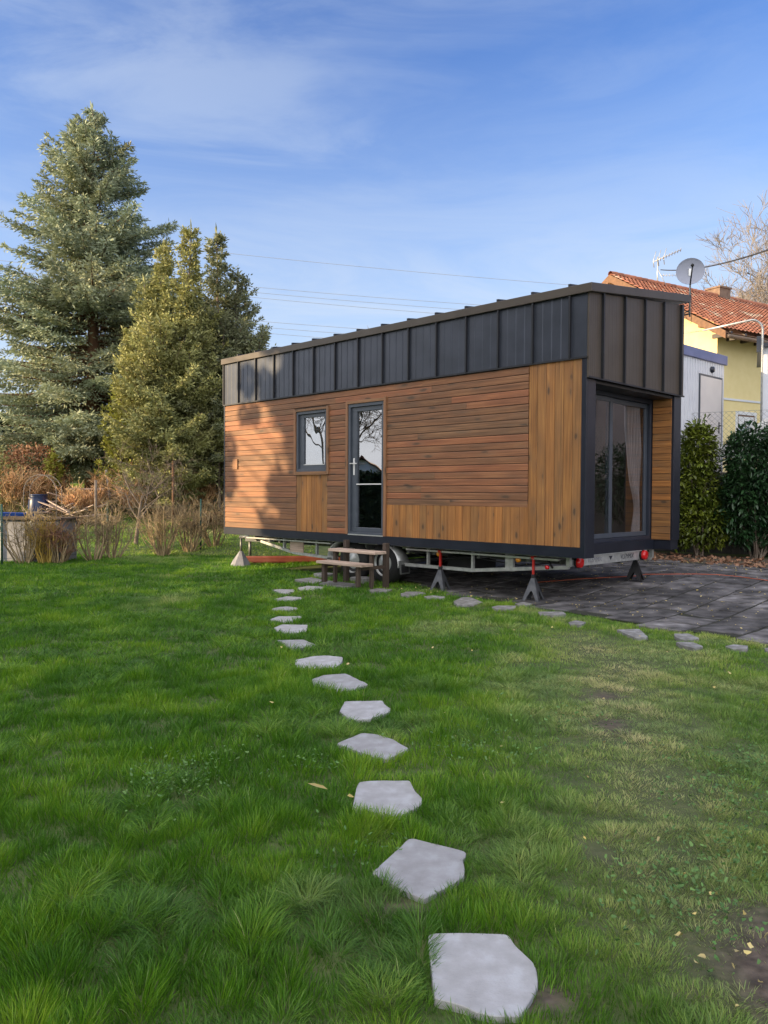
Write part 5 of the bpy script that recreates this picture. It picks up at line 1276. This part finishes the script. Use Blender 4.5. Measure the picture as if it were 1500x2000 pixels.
# garden table: board on a post
GT = empty('garden_table', at(172, 21.8), R_(15), 'pale board on a rough stump beside the spruce trunk', 'table')
b = MB(); b.box((-.45, -.25, .82), (.45, .25, .86), along=0); b.build('tabletop', M['wood_grey'], GT)
b = MB(); b.tube([(0, 0, -.1), (0, 0, .82)], [.16, .13], 9); b.build('stump', M['bark'], GT)
# garden stakes / posts
for i, (px, Y, H, ma, lab, cat) in enumerate([(187, 19.5, 1.35, 'bark_g', 'rough brown stake standing in front of the spruce trunk', 'stake'), (338, 21.0, 1.7, 'brownwood', 'rust brown stake among the tall orange bushes', 'stake'), (220, 22.5, 1.3, 'bark_far', 'leaning grey stake right of the spruce trunk', 'stake')]):
    b = MB(); b.tube([(0, 0, -.1), ((i == 2)*-.18, 0, H)], .035, 7); o = b.build('garden_stake', M[ma]); o.location = at(px, Y); tag(o, lab, cat)
# green fence posts with wire
fpx = [(3, 14.6, 'first green fence post, at the left picture edge'), (210, 16.1, 'second green fence post, between the open shrubs'), (392, 17.7, 'third green fence post, near the tiny house')]
for px, Y, lab in fpx:
    b = MB(); b.tube([(0, 0, -.1), (0, 0, 1.12)], .019, 8); b.lathe([(1.12, .022), (1.14, .018), (1.142, .001)], (0, 0, 0), (0, 0, 1), 8); o = b.build('fence_post', M['postgreen']); o.location = at(px, Y); tag(o, lab, 'fence post', 'green fence posts at the lawn edge')
b = MB()
for hz_ in (.12, .55, 1.0):
    pts_ = [Vector(at(px, Y, hz_)) for px, Y, _ in fpx]; pts_ = [pts_[0]+(pts_[0]-pts_[1])*.6]+pts_; b.tube(pts_, .003, 4)
tag(b.build('fence_wire', M['postgreen']), 'thin green wires strung between the green fence posts', 'wire')
# lattice fence
LF = empty('lattice_fence', (-7.1, 27.2, ghf(-6, 27)), R_(-3), 'dark board fence with crossed lattice top left of the tiny house', 'fence')
b = MB(); x = 0
while x < 3.6: b.box((x, 0, -.12), (x+.135, .02, .56), along=2); x += .142
b.build('board', M['picket'], LF)
b = MB(); x = 0
while x < 3.5:
    for sg in (1, -1): beam(b, (x+(0 if sg > 0 else .26), -.005*sg, .56), (x+(.26 if sg > 0 else 0), -.005*sg, .92), .012, .045)
    x += .26
b.box((0, -.03, .54), (3.65, -.012, .59), along=0); b.build('lattice_top', M['picket'], LF)
for x in (0, 1.8, 3.6): b = MB(); b.box((x-.04, .021, -.2), (x+.04, .10, .94), along=2); b.build('post', M['picket'], LF)
GG = empty('wire_gate', at(390, 24.5), R_(-5), 'grey steel framed wire gate panels in front of the lattice fence', 'gate')
for k in range(2):
    b = MB(); x0_ = -.45+k*.95
    for p, q_ in (((x0_, 0, .05), (x0_, 0, 1.05)), ((x0_+.9, 0, .05), (x0_+.9, 0, 1.05)), ((x0_, 0, 1.05), (x0_+.9, 0, 1.05)), ((x0_, 0, .08), (x0_+.9, 0, .08))): b.tube([p, q_], .018, 6)
    fr_ = b.build('panel', M['galv'], GG)
    b = MB()
    for i in range(1, 12): b.tube([(x0_+i*.075, 0, .08), (x0_+i*.075, 0, 1.05)], .003, 3)
    for i in range(1, 10): b.tube([(x0_, .004, .08+i*.097), (x0_+.9, .004, .08+i*.097)], .003, 3)
    b.build('mesh', M['wire'], fr_)
b = MB(); rr = random.Random(18)
for i in range(500):
    x_ = rr.uniform(-.8, .8); y_ = rr.uniform(-.4, .4); h_ = .42*(1-abs(x_)/.85)*rr.uniform(.2, 1); a_ = rr.uniform(0, 2*PI); l_ = rr.uniform(.08, .3)
    p = Vector((x_, y_, h_)); b.tube([p, p+Vector((math.cos(a_)*l_, math.sin(a_)*l_, rr.uniform(-.05, .12)))], rr.uniform(.006, .018), 4, cap=False)
o = b.build('compost_heap', M['bark']); o.location = at(425, 20.5); tag(o, 'dark brown heap of garden waste left of the tiny house corner', 'compost heap', kind='stuff')

# ------------------------------------------------------------------ outside the picture
hd = None
spots = [(-18.0, 6.0, 1.22), (-18.6, 3.4, 1.25), (-17.8, .9, .98), (-18.5, -1.8, 1.05), (-18, -4.5, 1.0), (-18.6, -7.2, 1.06), (-18, -10, 1.0), (-18.5, -12.8, 1.03)]
for i, (x, y, s) in enumerate(spots):
    if hd is None: hd = conifer('screen_conifer', (x, y, 0), 11.2, .2, 2.6, 44, 'tall dense dark conifer of the unseen row added to shade the lawn and house', 'tree', M['cypress_d'], lambda t: (1-t)**.42, twig=(.42, .17), step=.36, per=12, droop=.15, up=.45, dens=1.0, trunk_r=.2, spread=.9, group='unseen conifer row added for shade', fine=.14); c = hd
    else: c = copy_tree(hd); c.location = (x, y, 0); c.rotation_euler = (0, 0, i*1.3)
    c.scale = (1, 1, s)
bt = bare_tree('shade_tree', (-22.5, 13.4, 0), 9.5, 63, 'bare tree left of the lawn, outside the picture, mirrored in the door glass', M['bark_g'], .75, 5, .13, 'bare trees left of the lawn', tw=2.0)
c = copy_tree(bt); c.location = (-34, 14.5, 0); c.rotation_euler = (0, 0, 2.2); c.scale = (1.2, 1.2, 1.15)
IV = empty('ivy_tree', (-16.8, 8.8, 0), 0, 'ivy clad tree left of the lawn, outside the picture, dappling the wall with shade', 'tree')
rq = random.Random(12); lob = []; b = MB(); b.tube([(0, -.6, -.2), (0, -.5, 3), (.1, -.3, 6), (0, -.2, 8.6)], [.2, .16, .1, .03], 9)
for k in range(58):
    y_ = rq.uniform(-1.5, 2.1); z_ = rq.uniform(3.6, 8.4)
    if y_ > .2 and rq.random() < .40: continue
    r_ = rq.uniform(.10, .27); lob.append((rq.uniform(-.5, .5), y_, z_, r_*1.2, r_, r_*1.3)); b.tube([(0, -.4, z_-.8), (lob[-1][0]*.5, y_*.5, z_-.3), (lob[-1][0], y_, z_)], [.03, .02, .008], 4)
leafy('ivy', (0, 0, 0), blob(lob), 9000, 23, (.13, .10), M['hedge'], '', stems=0, parent=IV)
b.build('trunk', M['bark_g'], IV)
leafy('garden_hedge', (-12.6, 6.5, 0), boxy(0, .9, 0, 6.9, 0, 2.0, .08), 26000, 19, (.11, .07), M['hedge'], 'clipped dark garden hedge left of the lawn, outside the picture', 'hedge', None, 0)
_gh = [o for o in bpy.data.objects if o.name == 'garden_hedge'][0]; b = MB(); b.box((.2, .2, -.1), (.7, 6.7, 1.85)); b.build('inner_growth', M['hedge'], _gh)
RH = empty('plaster_house', (15.5, 6.5, 0), 0, 'greyish pink rendered house beyond the right picture edge, mirrored in the sliding door', 'house')
b = MB(); b.prism([(0, 0, 0), (0, 9, 0), (0, 9, 6.6), (0, 0, 6.6)], (7, 0, 0)); b.build('wall', M['pinkwall'], RH)
b = MB(); b.prism([(-.5, -.5, 6.601), (7.5, -.5, 6.601), (3.5, -.5, 8.8)], (0, 10, 0)); b.build('roof', M['tile_far'], RH)
for y in (1.2, 5.8):
    b = MB(); b.box((-.03, y, 3.6), (-.001, y+1.2, 5.0)); b.build('window', M['frame_d'], RH)
NH = empty('neighbour_house', (-75, 9, -1.2), R_(4), 'white gabled house far left, seen only mirrored in the window glass', 'house')
b = MB(); b.prism([(0, 0, 0), (0, 10, 0), (0, 10, 3.4), (0, 5, 6.4), (0, 0, 3.4)], (-12, 0, 0)); b.build('wall', M['whitewall'], NH)
b = MB()
for ya_, yb_ in ((-.6, 5), (10.6, 5)):
    b.add([(.6, ya_, 3.1), (-12.6, ya_, 3.1), (-12.6, yb_, 6.5), (.6, yb_, 6.5), (.6, ya_, 3.3), (-12.6, ya_, 3.3), (-12.6, yb_, 6.7), (.6, yb_, 6.7)], [(0, 1, 2, 3), (7, 6, 5, 4), (0, 3, 7, 4), (0, 4, 5, 1)])
b.build('roof', M['tile_far'], NH)
for y in (2, 6.5):
    b = MB(); b.box((.001, y, 1), (.03, y+1.3, 2.4)); b.build('window', M['frame_d'], NH)

# ------------------------------------------------------------------ grass
def in_poly(x, y, poly, grow=0.0):
    P = np.array(poly); c = P.mean(0); P = c+(P-c)*(1+grow); ins = np.zeros(len(x), bool); j = len(P)-1
    for i in range(len(P)):
        xi, yi = P[i]; xj, yj = P[j]
        cnd = ((yi > y) != (yj > y)) & (x < (xj-xi)*(y-yi)/(yj-yi+1e-12)+xi); ins ^= cnd; j = i
    return ins
def make_grass():
    rg = np.random.default_rng(77)
    zones = [(-.6, 1.45, 9000, .0035, 3), (1.45, 3.4, 30000, .0024, 3), (3.4, 6.0, 15000, .0033, 3), (6.0, 10.0, 6500, .0052, 2), (10.0, 17.0, 2700, .0088, 2), (17.0, 30.0, 900, .018, 1)]
    Vs = []; F4 = []; F3 = []; r4 = []; r3 = []; d4 = []; d3 = []; off = 0
    for (ya, yb, dens, wd, seg) in zones:
        hw = .53*yb+4.0; n = int(dens*(yb-ya)*2*hw)
        x = rg.uniform(-hw, hw, n); y = rg.uniform(ya, yb, n)
        m = (np.abs(x) < .53*y+.8) | ((np.abs(x) < .53*y+4.0) & (rg.random(n) < .38))
        xl, yl = to_local(x, y)
        m &= ~((xl > pedge(yl)+.02+.12*(fnoise(x, y, .35, 30)-.5)) & (yl < 5.0))
        if ya >= 10: m &= ~((xl > .4) & (yl > 4.9) & (xl < 2.3) & (yl < 6.4)); m &= ~(x > 4)
        if ya >= 17: m &= (x < -1.5)
        x = x[m]; y = y[m]
        keep = np.ones(len(x), bool)
        for p in STONES+PADS+EDGERS:
            P = np.array(p); lo = P.min(0)-.05; hi = P.max(0)+.05
            if hi[1] < ya or lo[1] > yb: continue
            bb = (x > lo[0]) & (x < hi[0]) & (y > lo[1]) & (y < hi[1]); idx = np.nonzero(bb)[0]
            keep[idx[in_poly(x[idx], y[idx], p, .0)]] = False
        x = x[keep]; y = y[keep]
        wn_ = worn(x, y); so = soil(x, y); pn = fnoise(x, y, .35, 3)
        p_keep = np.clip(1-.22*wn_*(pn*1.3)-1.15*so*(.6+.8*fnoise(x, y, .15, 8)), .03, 1)
        k = rg.random(len(x)) < p_keep; x, y, wn_, so, pn = x[k], y[k], wn_[k], so[k], pn[k]; n = len(x)
        big = fnoise(x, y, 1.1, 12); med = fnoise(x, y, .42, 20); lying = np.clip((fnoise(x, y, .50, 40)-.50)*6, 0, 1)
        def tuft(a, b_): return vnoise(a, b_, .13, 33)*.62+vnoise(a, b_, .062, 34)*.38
        tf = tuft(x, y); e_ = .012; gx_ = (tuft(x+e_, y)-tf); gy_ = (tuft(x, y+e_)-tf); gm_ = np.sqrt(gx_**2+gy_**2)/.09
        tn = np.clip((tf-.22)*1.75, 0, 1.2)
        k = rg.random(len(x)) < np.clip(.38+1.1*tn, 0, 1)*np.clip(1-so*.9, 0, 1)+.12*wn_; x, y, wn_, so, pn, big, med, lying, tf, gx_, gy_, gm_, tn = [q_[k] for q_ in (x, y, wn_, so, pn, big, med, lying, tf, gx_, gy_, gm_, tn)]; n = len(x)
        h = (.016+.032*tn+.048*np.clip(med-.25, 0, 1)*(.5+.6*tn)+.014*big)*rg.uniform(.5, 1.35, n)*(1-.50*wn_)*(1-.3*so)
        if ya >= 6: h *= .95
        lush = np.clip(1-(x+.5)/3.0, 0, 1); h *= .80+.25*lush
        swirl = 2*PI*1.4*vnoise(x, y, .45, 50)+2*PI*vnoise(x, y, 1.9, 51); w_out = np.clip(gm_, 0, 1)*1.1
        phi = np.arctan2(np.sin(swirl)*.55-gy_/.0012*.09*w_out*8, np.cos(swirl)*.55-gx_/.0012*.09*w_out*8)+rg.normal(0, .7, n)
        lean = .14+.62*lying*(1-.4*wn_)+.18*med+.30*np.clip(gm_, 0, 1)+.25*wn_+np.abs(rg.normal(0, .18, n)); lean = np.clip(lean, .05, 1.38)
        h *= 1+.45*lying
        z = gh(x, y)-.004
        dirx, diry = np.cos(phi), np.sin(phi); wa = rg.uniform(0, 2*PI, n); wx, wy = np.cos(wa)*wd/2, np.sin(wa)*wd/2
        wsc = rg.uniform(.65, 1.35, n); wx *= wsc; wy *= wsc
        dry = np.clip(.80*wn_*(.45+pn)+.12*rg.random(n)*(rg.random(n) < .25)+1.1*np.clip(fnoise(x, y, .9, 60)-.63, 0, 1)*3+(rg.random(n) < .012)*.8+.18*np.clip((x-.5)/2.5, 0, 1), 0, 1)
        rr = np.clip(.10+.36*tn+1.3*(fnoise(x, y, .38, 70)-.5)+.7*(rg.random(n)-.5)+.12*np.clip(x+.5, 0, 2), 0, 1)
        dry = np.clip(dry+.42*lying*np.clip((x+1.2)/2.4, .06, 1), 0, 1)  # flattened blades paler: their sky sheen is put into the colour
        if ya >= 17: dry = np.clip(dry+.05+.35*fnoise(x, y, 1.2, 90), 0, 1); rr = np.clip(rr+.4, 0, 1)  # sunlight on the far garden put into the blade colour
        fr = [0, .5, 1] if seg < 3 else [0, .38, .72, 1]
        if seg == 1: fr = [0, 1]
        P = []; cxx = x.copy(); cyy = y.copy(); cz = z.copy()
        P.append((cxx, cyy, cz, 1.0))
        for a, b_ in zip(fr, fr[1:]):
            ang = lean*(.35+1.0*((a+b_)/2)); ang = np.minimum(ang, 1.5); dl = h*(b_-a)
            cxx = cxx+dirx*np.sin(ang)*dl; cyy = cyy+diry*np.sin(ang)*dl; cz = cz+np.cos(ang)*dl; P.append((cxx, cyy, cz, 1-.55*b_))
        nv = (len(P)-1)*2+1; V = np.zeros((n, nv, 3), np.float32)
        for i, (a, b_, c_, s_) in enumerate(P[:-1]):
            V[:, 2*i] = np.stack([a-wx*s_, b_-wy*s_, c_], 1); V[:, 2*i+1] = np.stack([a+wx*s_, b_+wy*s_, c_], 1)
        V[:, -1] = np.stack(P[-1][:3], 1)
        o = (np.arange(n)*nv+off)[:, None]
        for i in range(len(P)-2): F4.append(o+np.array([[2*i, 2*i+1, 2*i+3, 2*i+2]])); r4.append(rr); d4.append(dry)
        F3.append(o+np.array([[nv-3, nv-2, nv-1]])); r3.append(rr); d3.append(dry)
        Vs.append(V.reshape(-1, 3)); off += n*nv
    o = np_mesh('grass', np.concatenate(Vs), np.concatenate(F4), np.concatenate(F3), np.concatenate(r4), np.concatenate(r3), M['grass'], extra={'dry': np.concatenate(d4+d3)})
    tag(o, 'short green lawn grass, worn and yellowish towards the right', 'grass', kind='stuff')
make_grass()

# low weeds (round leaflets) and fallen leaves
def leaflets(name, pts_, size, mat, label, cat, seed, lift=.02, flat=.5):
    rg = np.random.default_rng(seed); x, y = pts_[:, 0], pts_[:, 1]; n = len(x); z = gh(x, y)+lift*rg.uniform(.4, 1.4, n)
    c = np.stack([x, y, z], 1); nrm = rot_to(np.stack([rg.normal(0, flat, n), rg.normal(0, flat, n), np.ones(n)], 1)); u = rot_to(np.cross(nrm, rg.normal(0, 1, (n, 3)))); v = np.cross(nrm, u)
    s = size*rg.uniform(.55, 1.3, (n, 1)); a = [0, 1.05, 2.1, 3.14, 4.19, 5.24]; jt = rg.uniform(.65, 1.3, (6, n, 1))
    V = np.stack([c+(u*math.cos(k)*s*1.3+v*math.sin(k)*s*.72)*jt[q_]+nrm*s*.35*rg.normal(0, 1, (n, 1)) for q_, k in enumerate(a)], 1).reshape(-1, 3); o = np.arange(n)[:, None]*6
    r = rg.random(n)
    ob = np_mesh(name, V, np.concatenate([o+np.array([[0, 1, 2, 3]]), o+np.array([[0, 3, 4, 5]])]), None, np.tile(r, 2), None, mat); tag(ob, label, cat, kind='stuff'); return ob
rg = np.random.default_rng(5); W_ = []
for (cx, cy, r, n) in [(-.85, 3.75, .35, 170), (-1.0, 3.55, .25, 120), (-.35, 3.85, .12, 60), (1.75, 3.9, .35, 240), (1.5, 3.4, .35, 260), (1.3, 2.9, .3, 220), (1.05, 2.7, .25, 180), (.55, 4.1, .4, 160), (1.1, 4.6, .4, 120), (-2.8, 8.5, .5, 160), (2.6, 4.5, .35, 180), (.9, 5.6, .5, 100), (-.1, 2.9, .2, 40), (.95, 2.45, .3, 160), (2.1, 3.9, .4, 160), (.2, 7.5, .7, 120)]:
    W_.append(np.stack([rg.normal(cx, r*.5, n), rg.normal(cy, r*.5, n)], 1))
leaflets('weeds', np.concatenate(W_), .0072, M['weed'], 'patches of small round leaved weeds growing in the lawn', 'weeds', 3, .045, .45)
n = 110; xx = rg.uniform(-1.2, 2.6, n); yy_ = rg.uniform(2.0, 8, n); k = rg.random(n) < (.12+.88*np.clip((xx+.3)/2, 0, 1)); W2 = [np.stack([xx[k], yy_[k]], 1)]
W2.append(np.stack([rg.normal(1.15, .16, 34), rg.normal(2.25, .17, 34)], 1))
leaflets('fallen_leaves', np.concatenate(W2), .0095, M['yleaf'], 'scattered small yellow fallen leaves on the lawn', 'leaves', 4, .035, .5)
W3 = []
for _ in range(1300):
    xl = rg.uniform(-.3, 4.8); yl = rg.uniform(-5, 3.0); W3.append(to_world(xl, yl))
for _ in range(160): W3.append(to_world(rg.uniform(3.9, 5.0), rg.uniform(-2, 3)))
leaflets('leaf_litter', np.array([p for p in W3]), .010, M['yleaf'], 'tiny leaf and gravel crumbs scattered on the patio slabs', 'leaf litter', 6, .030, .2)
W4 = [to_world(rg.uniform(4.7, 6.6), rg.uniform(-2.2, 3.5)) for _ in range(900)]
leaflets('leaf_mould', np.array(W4), .035, M['deadleaf'], 'brown leaf mould on the soil strip under the laurel bushes', 'leaves', 8, .02, .4)
# white feather like leaf on the lawn
b = MB(); b.add([(-.05, 0, 0), (-.02, .008, .006), (.03, .006, .01), (.06, -.004, .006), (.02, -.008, .004), (-.02, -.007, .002)], [(0, 1, 2, 3, 4, 5)]); o = b.build('dry_leaf', M['yleaf']); o.location = (-.29, 3.45, ghf(-.29, 3.45)+.07); o.rotation_euler = (.1, .1, -.5); tag(o, 'long pale dry leaf lying left of the third stepping stone', 'leaf')
